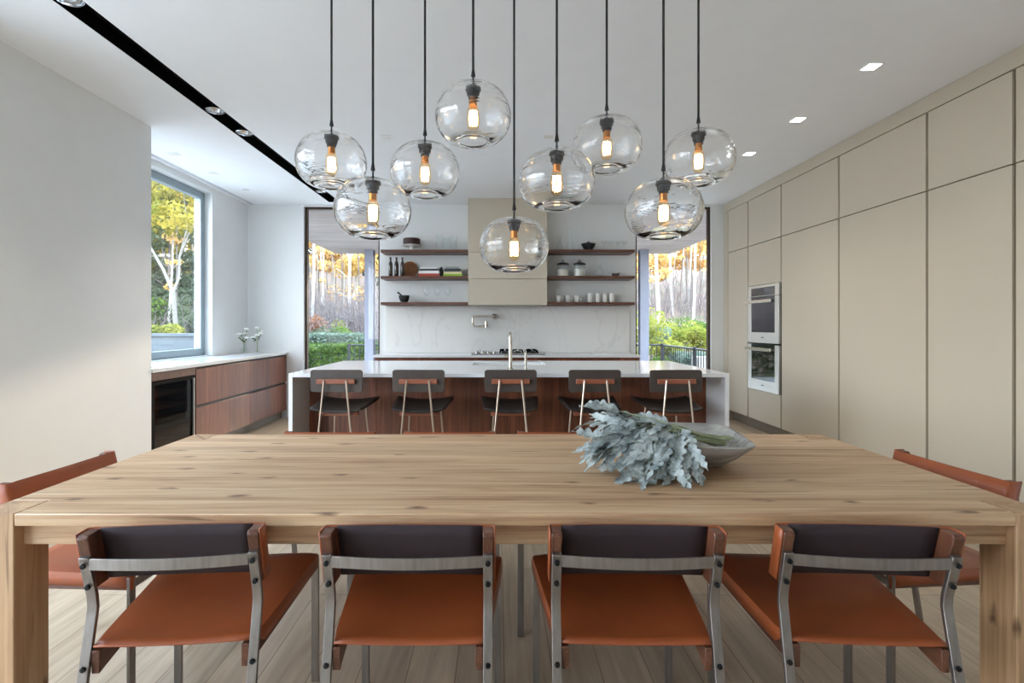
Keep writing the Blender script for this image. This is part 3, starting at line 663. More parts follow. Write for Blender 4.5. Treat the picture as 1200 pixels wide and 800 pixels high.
# ------------------------------------------------------------------ dining chairs
def make_chair():
    t = thing('dining_chair', (0, 0, 0), '', 'chair', 'leather dining chairs around the table')
    path = [(-.300, 0), (-.2365, .38), (-.2065, .515), (-.2005, .545), (-.2035, .575), (-.2325, .69)]
    for s in (-1, 1):
        xa, xb = s*.1985, s*.2235
        lg = MB().ribbon(path, .012, 'X', min(xa, xb), max(xa, xb)).build('rear_leg', 'brushed_bar', t, .0015)
        for (y, z) in ((-.2345, .402), (-.218, .606), (-.2345, .668)):
            bl = MB(); pr = [(0, 0), (.0075, 0), (.0065, .004), (0, .0055)]
            tmp = MB().lathe(pr, (0, 0, 0), 12)
            bl.add([(s*.211+v[0], y-.0035-v[2], z+v[1]) for v in tmp.v], tmp.f)
            bl.build('bolt', 'bolt_black', lg)
        x0, x1 = s*.1978, s*.2255
        poly = [(-.2055, .597), (-.2265, .69), (-.242, .738), (-.236, .748), (-.195, .748), (-.158, .597)]
        MB().prism(poly, 'X', min(x0, x1), max(x0, x1)).build('back_block', 'rosewood', t, .0025)
        # front leg
        MB().box(min(s*.224, s*.250), max(s*.224, s*.250), .250, .262, 0, .455).build('front_leg', 'brushed_bar', t, .0015)
        # wooden side rail
        q = [(s*.178, -.228), (s*.198, -.228), (s*.246, .249), (s*.226, .249)]
        n = 4; zb = [.383, .383, .412, .412]; ztp = [.443, .443, .462, .462]
        vs = [(q[i][0], q[i][1], zb[i]) for i in range(4)] + [(q[i][0], q[i][1], ztp[i]) for i in range(4)]
        MB().add(vs, [(3,2,1,0),(4,5,6,7),(0,1,5,4),(1,2,6,5),(2,3,7,6),(3,0,4,7)]).build('side_rail', 'rosewood_y', t, .002)
    MB().box(-.2235, .2235, .2505, .2615, .413, .438).build('front_rail', 'brushed_bar', t, .0015)
    rp = [(-.1985+.397*k/12, -.2325-.016*math.sin(PI*k/12)) for k in range(13)]
    MB().ribbon(rp, .006, 'Z', .656, .686).build('back_rail', 'brushed_bar', t, .001)
    # leather back band, wrapped round the outside of the wooden blocks
    def band(xs, z0, z1, nm, mat, th, off):
        v, f = [], []; nz = 4
        for j in range(nz+1):
            z = z0+(z1-z0)*j/nz; yf = -.158-(z-.597)*.245
            for (x, dd) in xs: v.append((x, yf+dd+off, z))
        n = len(xs)
        for j in range(nz):
            for i in range(n-1): k = j*n+i; f.append((k, k+1, k+n+1, k+n))
        o = MB().add(v, f).build(nm, mat, t, 0, 50); m = o.modifiers.new('thick', 'SOLIDIFY'); m.thickness = th; m.offset = 0
        return o
    W = .2285
    xs = [(-W, -.044), (-W, -.022), (-W, -.004), (-W+.003, .001), (-W+.01, .003)]
    mid = [(-.19+.38*k/10, .003+.006*math.sin(PI*k/10)) for k in range(11)]
    xs = xs + mid + [(-x, d_) for (x, d_) in reversed(xs)]
    band(xs, .602, .751, 'backrest', 'leather', .004, 0)
    band([(-.1955+.391*k/10, .003+.006*math.sin(PI*k/10)) for k in range(11)], .602, .7505, 'back_lining', 'leather_lining', .003, -.0042)
    # leather seat sling
    v, f = [], []; nu, nv = 16, 14
    cols = [-1.0, -1.0, -1.0] + [-1+2*i/nu for i in range(nu+1)][1:-1] + [1.0, 1.0, 1.0]
    drops = [.045, .02, .004] + [0]*(nu-1) + [.004, .02, .045]
    outs = [.004, .004, .0025] + [0]*(nu-1) + [.0025, .004, .004]
    for j in range(nv+1):
        q = j/nv
        wv = .1965+(.2495-.1965)*q
        y = -.226+.494*q
        if q > .93: wv -= .012*((q-.93)/.07)**2
        for u, dr, ou in zip(cols, drops, outs):
            k = 1.0 if j > 1 else (.25 if j == 1 else .0)
            x = u*(wv-.004*(1 if ou == 0 else 0)+ (ou*k if j > 1 else -.002))
            z = .4505+.019*q - .014*(1-u*u)*math.sin(PI*min(1, q*.96+.04))**.6 - dr*k
            if j == nv: z -= .012
            v.append((x, y, z))
    n = len(cols)
    for j in range(nv):
        for i in range(n-1): k = j*n+i; f.append((k, k+1, k+n+1, k+n))
    o = MB().add(v, f).build('seat', 'leather', t, 0, 70); m = o.modifiers.new('thick', 'SOLIDIFY'); m.thickness = .004; m.offset = 1
    return t
chair = make_chair()
Y0 = 1.552
spots = [(X(191, 1.32), Y0, 4.5, 'at the near left corner of the table'),
         (X(477.5, 1.32), Y0, 0, 'on the near side, second from the left'),
         (X(749, 1.32), Y0, -1, 'on the near side, in front of the leaves'),
         (X(1028, 1.32), Y0, -3.5, 'at the near right corner of the table'),
         (X(387, 2.55), 2.345, 180, 'on the far side, before the leftmost bar stool'),
         (X(527, 2.55), 2.345, 180, 'on the far side, second from the left'),
         (X(660, 2.55), 2.345, 180, 'on the far side, just left of the leaves'),
         (X(798, 2.55), 2.345, 180, 'on the far side, hidden behind the bowl'),
         (-1.462, 1.925, -93, 'at the left end of the table'),
         (1.552, 1.945, 95, 'at the right end of the table')]
for i, (x, y, rz, lb) in enumerate(spots):
    o = chair if i == 0 else copy_tree(chair)
    dx = .0
    o.location = (x, y, 0); o.rotation_euler = (0, 0, R(rz)); o['label'] = 'cognac leather dining chair ' + lb

# ------------------------------------------------------------------ bowl with dusty miller
ang = R(-8); BL, BWd, BH = .255, .226, .104
bcx = .946-BL*math.cos(ang); bcy = 1.948-BL*math.sin(ang)
def sup(a, n):
    c, s = math.cos(a), math.sin(a)
    return (math.copysign(abs(c)**(2/n), c), math.copysign(abs(s)**(2/n), s))
v, f = [], []; segs = 64
rings = [(.60, .40, 0.0, 3), (.70, .55, .004, 3), (.86, .80, .045, 3.6), (.97, .965, .088, 5), (1.0, 1.0, .102, 6), (.995, .99, .106, 6), (.955, .945, .106, 6), (.93, .92, .098, 5), (.80, .76, .06, 3.6), (.62, .5, .026, 3), (.3, .25, .018, 2.5)]
for (sx_, sy_, z, n) in rings:
    for k in range(segs):
        p = sup(2*PI*k/segs+.001, n); wv = 1+.012*mnoise.noise((math.cos(2*PI*k/segs)*2, math.sin(2*PI*k/segs)*2, z*20))
        # the bowl narrows a little to the far end like a hewn trough
        v.append((p[0]*BL*sx_*wv, p[1]*BWd*sy_*wv, z))
for j in range(len(rings)-1):
    for k in range(segs): k2 = (k+1) % segs; f.append((j*segs+k, j*segs+k2, (j+1)*segs+k2, (j+1)*segs+k))
f.append(tuple(range(segs))[::-1]); f.append(tuple((len(rings)-1)*segs+k for k in range(segs)))
bo = MB().add(v, f).build('dough_bowl', 'bowl_stone', None, 0, 40)
bo.location = (bcx, bcy, TZ+.0008); bo.rotation_euler = (0, 0, ang)
tag(bo, 'weathered grey trough bowl on the dining table', 'bowl')

def lobed_leaf(vs, fs, p, dirv, up, ln, wd, droop, fold, twist, rnd):
    d = dirv.normalized(); sd = d.cross(up).normalized(); up = sd.cross(d).normalized()
    n = 22; o = len(vs)
    ph = rnd.random()
    cur = Vector(p); dd = d.copy(); uu = up.copy()
    for i in range(n+1):
        q = i/n
        lob = .30+.70*abs(math.sin((q*5.4+ph*.3)*PI))**.8
        w = wd*(math.sin(PI*min(1, .06+q*.97))**.75)*lob if q > .14 else wd*.10
        if q > .97: w = wd*.12
        wav = .12*wd*math.sin(q*17+ph*6)
        lift = fold*w
        vs.append(tuple(cur + sd*w + uu*(lift+wav) + dd*(.28*w))); vs.append(tuple(cur + sd*w*.5 + uu*(lift*.35+wav*.4)+dd*.1*w)); vs.append(tuple(cur))
        vs.append(tuple(cur - sd*w*.5 + uu*(lift*.35-wav*.4)+dd*.1*w)); vs.append(tuple(cur - sd*w + uu*(lift-wav) + dd*(.28*w)))
        rot = Matrix.Rotation(-droop/n, 3, sd); dd = rot @ dd; uu = rot @ uu
        rt = Matrix.Rotation(twist/n, 3, dd); sd = rt @ sd; uu = rt @ uu
        cur = cur + dd*ln/n
    for i in range(n):
        for k in range(4): a_ = o+i*5+k; fs.append((a_, a_+1, a_+6, a_+5))
rnd = random.Random(11)
lv, lf = [], []; stem = MB()
root = thing('dusty_miller', (.62, 1.88, TZ), 'bunch of silvery dusty miller leaves spilling out of the grey bowl', 'plant')
NK = Vector((.672, 1.850, .878)); S0 = Vector((.835, 1.905, .828))
ca_, sa_ = math.cos(-ang), math.sin(-ang)
def bowl_fix(p):
    # keep a point off the bowl's wood: above its inside, over its rim
    dx, dy = p[0]-bcx, p[1]-bcy; lx, ly = dx*ca_-dy*sa_, dx*sa_+dy*ca_
    u = max(abs(lx)/BL, abs(ly)/BWd); z = p[2]
    if u < .82: z = max(z, TZ+.02+.092*max(0, (u-.35)/.47))
    elif u < 1.05: z = max(z, TZ+BH+.010)
    return (p[0], p[1], max(z, TZ+.004))
def dome(r, a):
    # height of the heap at distance r from the neck in direction a (degrees)
    fr = max(0, min(1, (a-170)/55))
    back = .905+.05*math.sin(min(1, r/.34)*PI*.62)
    t_ = max(0, min(1, (r-.07)/.19)); front = .905-.125*t_*t_*(3-2*t_)
    return back*(1-fr)+front*fr
for k in range(170):
    a = 146+122*((k*.618034) % 1.0); ar = R(a)
    lay = rnd.random()
    r0 = -.03+.275*rnd.random()**.85
    if a > 235: r0 *= .72
    base = NK+Vector((math.cos(ar)*r0*1.05, math.sin(ar)*r0*.82, 0)); base.z = dome(r0, a)-.045*lay+.012
    r1 = r0+.14; tip = NK+Vector((math.cos(ar)*r1*1.05, math.sin(ar)*r1*.82, 0)); tip.z = dome(r1, a)-.045*lay+.012
    d = (tip-base).normalized()+Vector((rnd.gauss(0, .24), rnd.gauss(0, .24), rnd.gauss(.06, .20)))
    up = Vector((rnd.gauss(0, .5), rnd.gauss(-.35, .5), 1))
    ln = rnd.uniform(.11, .185)
    lobed_leaf(lv, lf, base, d, up, ln, ln*rnd.uniform(.105, .165), rnd.uniform(.2, 1.3), rnd.uniform(-.3, .6), rnd.uniform(-1.0, 1.0), rnd)
    if k % 5 == 0:
        s0 = S0+Vector((rnd.uniform(-.03, .05), rnd.uniform(-.04, .04), rnd.uniform(0, .03)))
        nk = NK+Vector((rnd.uniform(-.015, .015), rnd.uniform(-.035, .035), rnd.uniform(-.004, .03)))
        pts = [bowl_fix(s0.lerp(nk, q)) for q in (0, .4, .8)]+[bowl_fix(nk), bowl_fix(nk.lerp(base, .5)+Vector((0, 0, .006))), bowl_fix(base)]
        stem.tube([(p[0], p[1], p[2]+.004) for p in pts], [.0042, .0042, .004, .0036, .003, .0022], 6)
lv = [bowl_fix(p) for p in lv]
fo = raw('foliage', [(x-.62, y-1.88, z-TZ) for (x, y, z) in lv], lf, 'dusty', root)
stem.build('stems', 'stem_green', root)

# ------------------------------------------------------------------ pendants
def make_pendant():
    t = thing('pendant_light', (0, 0, 0), '', 'pendant', 'clear glass pendants over the table')
    outer = [(.020, .107), (.058, .1035), (.092, .090), (.117, .066), (.134, .032), (.141, -.004), (.137, -.036), (.124, -.065), (.104, -.086), (.086, -.0975), (.070, -.1035), (.060, -.106)]
    th = [.004, .004, .004, .004, .0042, .0042, .0042, .0045, .005, .007, .010, .013]
    inner = []
    for i, (r, z) in enumerate(outer):
        p0 = Vector(outer[max(0, i-1)]); p1 = Vector(outer[min(len(outer)-1, i+1)]); tt = (p1-p0).normalized(); nn = Vector((tt.y, -tt.x))
        if nn.x > 0 and r > .1: nn = -nn
        c = Vector((r, z)) + (Vector((-r, -z)).normalized() if True else nn)*th[i]
        inner.append((c.x, c.y))
    inner[-1] = (.050, -.094); inner[0] = (.020, .1027)
    prof = outer + [(.053, -.106), (.048, -.1015)] + inner[::-1]
    g = MB().lathe(prof, (0, 0, 0), 56, closed=True).build('globe', 'globe_glass', t, 0, 80)
    sub = g.modifiers.new('round', 'SUBSURF'); sub.levels = 1; sub.render_levels = 1
    MB().lathe([(0, .140), (.003, .140), (.0035, .110), (.012, .108), (.0275, .100), (.029, .090), (.024, .086), (.0225, .070), (.0, .070)], (0, 0, 0), 24).build('cap', 'socket_grey', t)
    MB().lathe([(0, .0705), (.0175, .0705), (.0175, .056), (.0, .056)], (0, 0, 0), 20).build('socket', 'black_matte', t)
    b = MB().lathe([(.0135, .0555), (.0145, .036), (.0215, .012), (.0235, -.022), (.020, -.052), (.010, -.066), (0, -.069)], (0, 0, 0), 20).build('bulb', 'bulb_glass', t, 0, 60)
    MB().lathe([(0, .0556), (.0132, .0556), (.0132, .030), (0, .030)], (0, 0, 0), 16).build('bulb_base', 'brass', b)
    fl = MB()
    for k in range(8):
        a = k*PI/4
        fl.tube([(.0125*math.cos(a), .0125*math.sin(a), .012), (.0142*math.cos(a), .0142*math.sin(a), -.014), (.0125*math.cos(a+.3), .0125*math.sin(a+.3), -.043)], .0028, 6)
    fl.build('filament', 'filament', b)
    MB().lathe([(0, .140), (.0085, .140), (.0045, .166), (0, .166)], (0, 0, 0), 14).build('strain_relief', 'cord_black', t)
    return t
YN, YF = 1.84, 2.02
PN = [(388.5, 188.5, YF, 'first from the left, over the black slot'), (437, 244.5, YN, 'hanging low before the left tall window'),
      (498, 199.5, YF, 'third from the left, at middle height'), (554.5, 134.5, YN, 'hanging highest of all'),
      (602.5, 287, YF, 'hanging lowest, before the range hood'), (652.5, 210.5, YN, 'just right of the lowest one'),
      (711, 170, YF, 'hanging second highest'), (777.5, 245, YN, 'hanging low before the right tall window'),
      (818.5, 185, YF, 'nearest the beige cabinets')]
pend = make_pendant()
for i, (pg, py, Y, lb) in enumerate(PN):
    o = pend if i == 0 else copy_tree(pend)
    o.location = (X(pg, Y), Y, Z(py, Y)); o['label'] = 'clear glass globe pendant ' + lb
    o.rotation_euler = (0, 0, i*1.3)
for i, o in enumerate([pend] + [x for x in D.objects if x.type == 'EMPTY' and x.name.startswith('pendant_light.')]):
    ztop = CZ-o.location.z
    for nm, mb, mt in (('cord', MB().tube([(0, 0, .166), (0, 0, ztop-.02)], .0045, 8), 'cord_black'), ('canopy', MB().lathe([(0, ztop-.03), (.05, ztop-.028), (.055, ztop-.0005), (0, ztop-.0005)], (0, 0, 0), 24), 'cord_black')):
        me = D.meshes.new(nm); me.from_pydata(mb.v, [], mb.f); me.materials.append(MATS[mt])
        for p in me.polygons: p.use_smooth = True
        me.set_sharp_from_angle(angle=R(40))
        ob = D.objects.new(nm, me); COL.objects.link(ob); ob.parent = o

# ------------------------------------------------------------------ ceiling lights
def square_light(x, y, label, lit, group):
    t = thing('recessed_downlight', (x, y, CZ-.004), label, 'light', group)
    w, h = .042, .052
    f = MB(); z0, z1 = CZ-.004, CZ-.0003
    f.box(x-h, x+h, y-h, y-w, z0, z1); f.box(x-h, x+h, y+w, y+h, z0, z1); f.box(x-h, x-w, y-w, y+w, z0, z1); f.box(x+w, x+h, y-w, y+w, z0, z1)
    f.build('trim_ring', 'ceiling_paint', t)
    MB().box(x-w, x+w, y-w, y+w, CZ-.0025, CZ-.0004).build('diffuser', 'downlight' if lit else 'ceramic', t)
    if lit:
        l = D.lights.new('downlight_beam', 'SPOT'); l.energy = 9; l.spot_size = R(95); l.spot_blend = .9; l.color = (1, .93, .84); l.shadow_soft_size = .04
        lo = D.objects.new('downlight_beam', l); COL.objects.link(lo); lo.location = (x, y, CZ-.02)
for (px, py, lb) in ((1021, 78, 'nearest the camera'), (935, 140, 'in the middle of its row of three'), (878, 180, 'nearest the far wall')):
    Y = F*(CZ-H)/(CY-py); square_light(X(px, Y), Y, 'lit square ceiling downlight by the beige cabinets, ' + lb, True, 'lit square downlights')
for (px, py, lb) in ((203, 180, 'above the low left counter, nearest the white wall'), (250, 203, 'above the low left counter, middle one'), (288, 222, 'above the low left counter, nearest the far corner'),
                     (453, 161, 'above the island, left of the middle'), (643, 160, 'above the island, behind the pendants')):
    Y = F*(CZ-H)/(CY-py); square_light(X(px, Y), Y, 'unlit square ceiling light ' + lb, False, 'unlit square ceiling lights')
sxm = (SX0+SX1)/2
for (y, lb) in ((2.62, 'nearest the camera'), (3.99, 'second from the camera'), (4.45, 'third from the camera'), (6.39, 'at the far end behind the first pendant')):
    t = thing('slot_spotlight', (sxm, y, CZ+.01), 'chrome spotlight in the black slot, ' + lb, 'light', 'spotlights in the black ceiling slot')
    c = (sxm, y, CZ+.005)
    MB().lathe([(.066, .0), (.07, .003), (.07, .03), (.066, .03)], c, 32, closed=True).build('ring', 'chrome', t)
    MB().lathe([(.022, .06), (.04, .055), (.058, .03), (.062, .012), (.064, .012), (.060, .034), (.042, .06), (.022, .064)], c, 32, closed=True).build('reflector', 'chrome', t)
    MB().lathe([(0, .052), (.022, .052), (.022, .06), (0, .06)], c, 20).build('lens', 'spot_lens', t)
    MB().lathe([(.02, .0605), (.03, .062), (.03, .0848), (.0, .0848)], c, 16).build('housing', 'black_matte', t)
    l = D.lights.new('spot_beam', 'SPOT'); l.energy = 10; l.spot_size = R(80); l.spot_blend = .8; l.color = (1, .95, .88); l.shadow_soft_size = .03
    lo = D.objects.new('spot_beam', l); COL.objects.link(lo); lo.location = (sxm, y, CZ-.01)

# ------------------------------------------------------------------ things on the shelves
YS = 6.90
def S(px, Y=YS): return X(px, Y)
z1, z2, z3 = SHZ
# cake stand and cake
cx = S(482.5)
t = thing('cake_stand', (cx, YS, z1), 'white cake stand on the top left shelf', 'cake stand')
MB().lathe([(0, .001), (.07, .001), (.066, .008), (.028, .02), (.024, .05), (.032, .062), (0, .062)], (cx, YS, z1), 28).build('foot', 'ceramic', t)
MB().lathe([(0, .0622), (.10, .064), (.132, .074), (.134, .08), (.128, .081), (0, .076)], (cx, YS, z1), 36).build('plate', 'ceramic', t)
tag(MB().lathe([(0, 0), (.112, 0), (.117, .01), (.117, .078), (.108, .09), (0, .092)], (cx, YS, z1+.0815), 36).build('cake', 'chocolate'), 'round chocolate cake on the white stand', 'cake')
def glass_cyl(px, r, h, label, Y=YS, z=z1):
    o = MB().lathe([(0, .001), (r*.96, .001), (r, .006), (r, h), (r-.003, h), (r-.003, .012), (0, .012)], (S(px, Y), Y, z), 24).build('glass_vase', 'ware_glass')
    tag(o, label, 'glass', 'clear cylinder glasses on the top left shelf')
glass_cyl(515, .046, .225, 'wide clear glass cylinder nearest the cake stand')
glass_cyl(523.5, .044, .19, 'clear glass cylinder in the middle of three', 6.96)
glass_cyl(532, .040, .21, 'clear glass cylinder nearest the range hood')
# bottles
bt = None
for px, lb in ((457.7, 'nearest the window'), (464.6, 'in the middle of the three'), (471.6, 'leaning closest to the round board')):
    if bt is None:
        bt = thing('oil_bottle', (0, 0, 0), '', 'bottle', 'dark bottles on the shelf')
        MB().lathe([(0, .001), (.026, .001), (.029, .006), (.029, .165), (.024, .19), (.0125, .21), (.0125, .243), (0, .243)], (0, 0, 0), 24).build('body', 'bottle_brown', bt)
        MB().lathe([(0, .2435), (.014, .2435), (.014, .264), (0, .265)], (0, 0, 0), 16).build('cap', 'black_matte', bt)
        o = bt
    else: o = copy_tree(bt)
    o.location = (S(px, 6.86), 6.86, z2); o['label'] = 'tall dark glass bottle on the middle left shelf, ' + lb.replace('leaning ', '')
# round board leaning on the wall
rb = .112; th = R(10)
pts = [(rb*math.cos(2*PI*k/40), rb*math.sin(2*PI*k/40)) for k in range(40)]
tmp = MB().prism(pts, 'Y', -.009, .009); o = MB()
for (x, y, z) in tmp.v: o.v.append((S(480, 6.99)+x, 7.0+y*math.cos(th)+z*math.sin(th), z2+rb+.0025+z*math.cos(th)-y*math.sin(th)))
o.f = tmp.f
tag(o.build('serving_board', 'board_wood', None, .002), 'round wooden board leaning on the wall behind the bottles', 'board')
# books
def book(px0, px1, z, h, mat, label, grp, dy=0.0, depth=.20):
    x0, x1 = S(px0, 6.80), S(px1, 6.80); y0 = 6.79+dy
    t = thing('book', ((x0+x1)/2, y0+depth/2, z), label, 'book', grp)
    c = .004
    MB().box(x0, x1, y0, y0+depth, z, z+c).box(x0, x1, y0, y0+depth, z+h-c, z+h).box(x0, x1, y0, y0+c, z+c, z+h-c).build('cover', mat, t, .001)
    MB().box(x0+.004, x1-.004, y0+c+.0003, y0+depth-.005, z+c+.0003, z+h-c-.0003).build('pages', 'paper_white', t)
zz = z2+.0005
for (a, b, h, m, lb) in ((490.3, 514.7, .037, 'book_red', 'thick red book at the bottom of the left stack'), (490.8, 514.9, .037, 'book_white', 'white book lying on the red book'),
                         (491.2, 513.8, .026, 'book_dark', 'thin dark book between two white books'), (491.8, 513.2, .022, 'book_white', 'white book topping the left stack')):
    book(a, b, zz, h, m, lb, 'books in the left stack'); zz += h+.0004
zz = z2+.0005
for (a, b, h, m, lb) in ((519.3, 541.6, .030, 'book_lime', 'lime green book at the bottom of the right stack'), (519.8, 541.0, .032, 'book_cream', 'cream yellow book lying on the lime one'),
                         (520.6, 539.6, .040, 'book_dark', 'thick dark book in the right stack'), (522.2, 537.2, .026, 'book_grey', 'small pale grey book topping the right stack')):
    book(a, b, zz, h, m, lb, 'books in the right stack'); zz += h+.0004
o = MB().lathe([(0, .001), (.024, .001), (.031, .03), (.033, .07), (.026, .11), (.016, .13), (.018, .14), (0, .138)], (S(516.9, 6.93), 6.95, z2), 20).build('black_jar', 'black_matte')
tag(o, 'small black jar between the two stacks of books', 'jar')
# mortar and pestle
cx = S(473.6)
t = thing('mortar', (cx, YS, z3), 'black mortar bowl on the bottom left shelf', 'mortar')
MB().lathe([(0, .001), (.05, .001), (.048, .012), (.062, .035), (.072, .07), (.073, .098), (.066, .098), (.06, .06), (.04, .03), (0, .026)], (cx, YS, z3), 32).build('bowl', 'black_matte', t)
pe = MB().tube([(cx+.015, YS, z3+.041), (cx-.045, YS, z3+.108), (cx-.088, YS, z3+.142)], [.016, .010, .013], 12).build('pestle', 'black_matte')
tag(pe, 'black pestle resting in the mortar', 'pestle')
# wine glasses
wg = None
for px, lb in ((499.5, 'nearest the mortar'), (512.5, 'between two others'), (524.8, 'nearest the range hood')):
    if wg is None:
        wg = thing('wine_glass', (0, 0, 0), '', 'glass', 'wine glasses on the bottom left shelf')
        MB().lathe([(0, .001), (.036, .001), (.036, .003), (.006, .006), (.0035, .02), (.0035, .085), (.006, .09), (0, .091)], (0, 0, 0), 24).build('stem', 'ware_glass', wg)
        MB().lathe([(0, .0912), (.018, .095), (.036, .118), (.042, .145), (.040, .18), (.034, .215), (.0325, .215), (.038, .18), (.040, .145), (.034, .12), (.016, .097), (0, .0945)], (0, 0, 0), 28).build('bowl', 'ware_glass', wg)
        o = wg
    else: o = copy_tree(wg)
    o.location = (S(px), YS, z3); o['label'] = 'stemmed clear wine glass on the bottom left shelf, ' + lb
# carafes
for px, h, lb in ((655.5, .225, 'shorter clear glass carafe beside the range hood'), (667.5, .285, 'taller clear glass carafe beside the black footed bowl')):
    k = h/.285
    o = MB().lathe([(0, .001), (.05, .001), (.054, .008), (.05, .05*k), (.026, .14*k), (.021, .20*k), (.03, h), (.028, h), (.0185, .20*k), (.0235, .14*k), (.047, .052*k), (.05, .012), (0, .01)], (S(px), YS, z1), 28).build('carafe', 'ware_glass')
    tag(o, lb, 'carafe', 'glass carafes')
# black footed bowl with lid
cx = S(689.5)
t = thing('footed_bowl', (cx, YS, z1), 'black footed bowl with a lid on the top right shelf', 'bowl')
MB().lathe([(0, .028), (.05, .03), (.075, .05), (.094, .088), (.098, .1), (.09, .1), (0, .098)], (cx, YS, z1), 32).build('bowl', 'black_matte', t)
for k in range(3):
    a = R(30+120*k); MB().lathe([(0, .001), (.016, .001), (.022, .038), (0, .042)], (cx+.052*math.cos(a), YS+.052*math.sin(a), z1), 12).build('foot', 'black_matte', t)
MB().lathe([(0, .1005), (.085, .1005), (.05, .11), (.018, .114), (.016, .122), (.018, .128), (0, .13)], (cx, YS, z1), 28).build('lid', 'black_matte', t)
# cocktail glasses
mg = None
for px, lb in ((708.3, 'nearest the black bowl'), (715.8, 'second from the black bowl'), (724.2, 'third from the black bowl'), (731.8, 'nearest the right window')):
    if mg is None:
        mg = thing('cocktail_glass', (0, 0, 0), '', 'glass', 'cocktail glasses on the top right shelf')
        MB().lathe([(0, .001), (.034, .001), (.034, .003), (.005, .006), (.003, .015), (.003, .076), (0, .08)], (0, 0, 0), 22).build('stem', 'ware_glass', mg)
        MB().lathe([(0, .0802), (.008, .084), (.041, .138), (.0395, .138), (.006, .087), (0, .084)], (0, 0, 0), 26).build('bowl', 'ware_glass', mg)
        o = mg
    else: o = copy_tree(mg)
    o.location = (S(px), YS, z1); o['label'] = 'clear cocktail glass on the top right shelf, ' + lb
# canisters
cn = None
for px, lb in ((659.6, 'nearest the range hood'), (679.2, 'beside the glass decanter')):
    if cn is None:
        cn = thing('canister', (0, 0, 0), '', 'canister', 'lidded canisters on the shelf')
        MB().lathe([(0, .001), (.076, .001), (.080, .006), (.080, .165), (.0765, .165), (.0765, .008), (0, .006)], (0, 0, 0), 36).build('jar', 'ware_glass', cn)
        MB().lathe([(0, .0085), (.0762, .0085), (.0762, .095), (0, .097)], (0, 0, 0), 32).build('contents', 'flour', cn)
        ld = MB().lathe([(0, .1655), (.084, .1655), (.084, .176), (.05, .19), (.02, .196), (0, .197)], (0, 0, 0), 32).build('lid', 'black_matte', cn)
        tr = [( .017*math.cos(2*PI*k/16), 0, .211+.017*math.sin(2*PI*k/16)) for k in range(17)]
        MB().tube(tr, .005, 8).build('knob', 'black_matte', ld)
        o = cn
    else: o = copy_tree(cn)
    o.location = (S(px, 6.87), 6.87, z2); o['label'] = 'glass canister half full of white flour with a dark lid, ' + lb
o = MB().lathe([(0, .001), (.036, .001), (.05, .02), (.060, .06), (.052, .1), (.03, .125), (.02, .145), (.028, .17), (.026, .17), (.018, .145), (.028, .123), (.05, .098), (.0575, .06), (.048, .022), (0, .006)], (S(702.3), YS, z2), 32).build('decanter', 'ware_glass')
tag(o, 'round clear glass decanter on the middle right shelf', 'decanter')
# sauce boat
cx = S(720.5); v, f = [], []
rg = [(.6, .001), (.62, .008), (.85, .025), (1.0, .05), (.96, .05), (.8, .028), (.3, .012)]
for (s_, z) in rg:
    for k in range(24):
        a = 2*PI*k/24; c_ = math.cos(a)
        ex_ = (.032 + (.028*max(0, c_)**3 if z > .02 else 0))*s_/1.0
        v.append((cx+ c_*(.044*s_+ (.03*max(0, c_)**4 if z > .02 else 0)), YS+math.sin(a)*.036*s_, z2+z+(.012*max(0, c_)**3 if z > .04 else 0)))
for j in range(len(rg)-1):
    for k in range(24): k2 = (k+1) % 24; f.append((j*24+k, j*24+k2, (j+1)*24+k2, (j+1)*24+k))
f.append(tuple(range(24))[::-1]); f.append(tuple((len(rg)-1)*24+k for k in range(24)))
tag(MB().add(v, f).build('sauce_boat', 'chrome'), 'small silver sauce boat on the middle right shelf', 'bowl')
# mugs
mu = None
for px, lb in ((654.4, 'nearest the range hood'), (665.6, 'the middle one of three'), (676.2, 'nearest the white tumblers')):
    if mu is None:
        mu = thing('mug', (0, 0, 0), '', 'mug', 'white mugs on the bottom right shelf')
        MB().lathe([(0, .001), (.026, .001), (.031, .008), (.036, .05), (.038, .095), (.0345, .095), (.032, .05), (.026, .012), (0, .01)], (0, 0, 0), 28).build('cup', 'ceramic', mu)
        MB().tube([(.036, 0, .078), (.055, 0, .076), (.063, 0, .055), (.056, 0, .032), (.0335, 0, .026)], .005, 8).build('handle', 'ceramic', mu)
        o = mu
    else: o = copy_tree(mu)
    o.location = (S(px), YS, z3); o['label'] = 'white mug on the bottom right shelf, ' + lb
tu = None
for px, yy, lb in ((691.6, 6.90, 'nearest the mugs'), (700.8, 6.90, 'second from the mugs'), (708.8, 6.92, 'third from the mugs'), (717.2, 6.90, 'nearest the right window')):
    v, f = [], []; n = 48
    pr = [(.024, .001), (.031, .001), (.034, .01), (.035, .125), (.0315, .125), (.030, .012), (.01, .01)]
    for k in range(n):
        a = 2*PI*k/n; rib = 1+.025*math.cos(12*a)
        for q, (r_, z) in enumerate(pr): v.append((r_*(rib if 1 <= q <= 3 else 1)*math.cos(a), r_*(rib if 1 <= q <= 3 else 1)*math.sin(a), z))
    m_ = len(pr)
    for k in range(n):
        for i in range(m_-1): f.append((k*m_+i, ((k+1) % n)*m_+i, ((k+1) % n)*m_+i+1, k*m_+i+1))
    f.append(tuple(k*m_ for k in range(n))[::-1]); f.append(tuple(k*m_+m_-1 for k in range(n)))
    if tu is None: tu = MB().add(v, f).build('tumbler', 'ceramic', None, 0, 30); o = tu; tag(tu, '', 'cup', 'white ribbed tumblers')
    else: o = tu.copy(); COL.objects.link(o)
    o.location = (S(px, yy), yy, z3+.001); o['label'] = 'white ribbed tumbler on the bottom right shelf, ' + lb

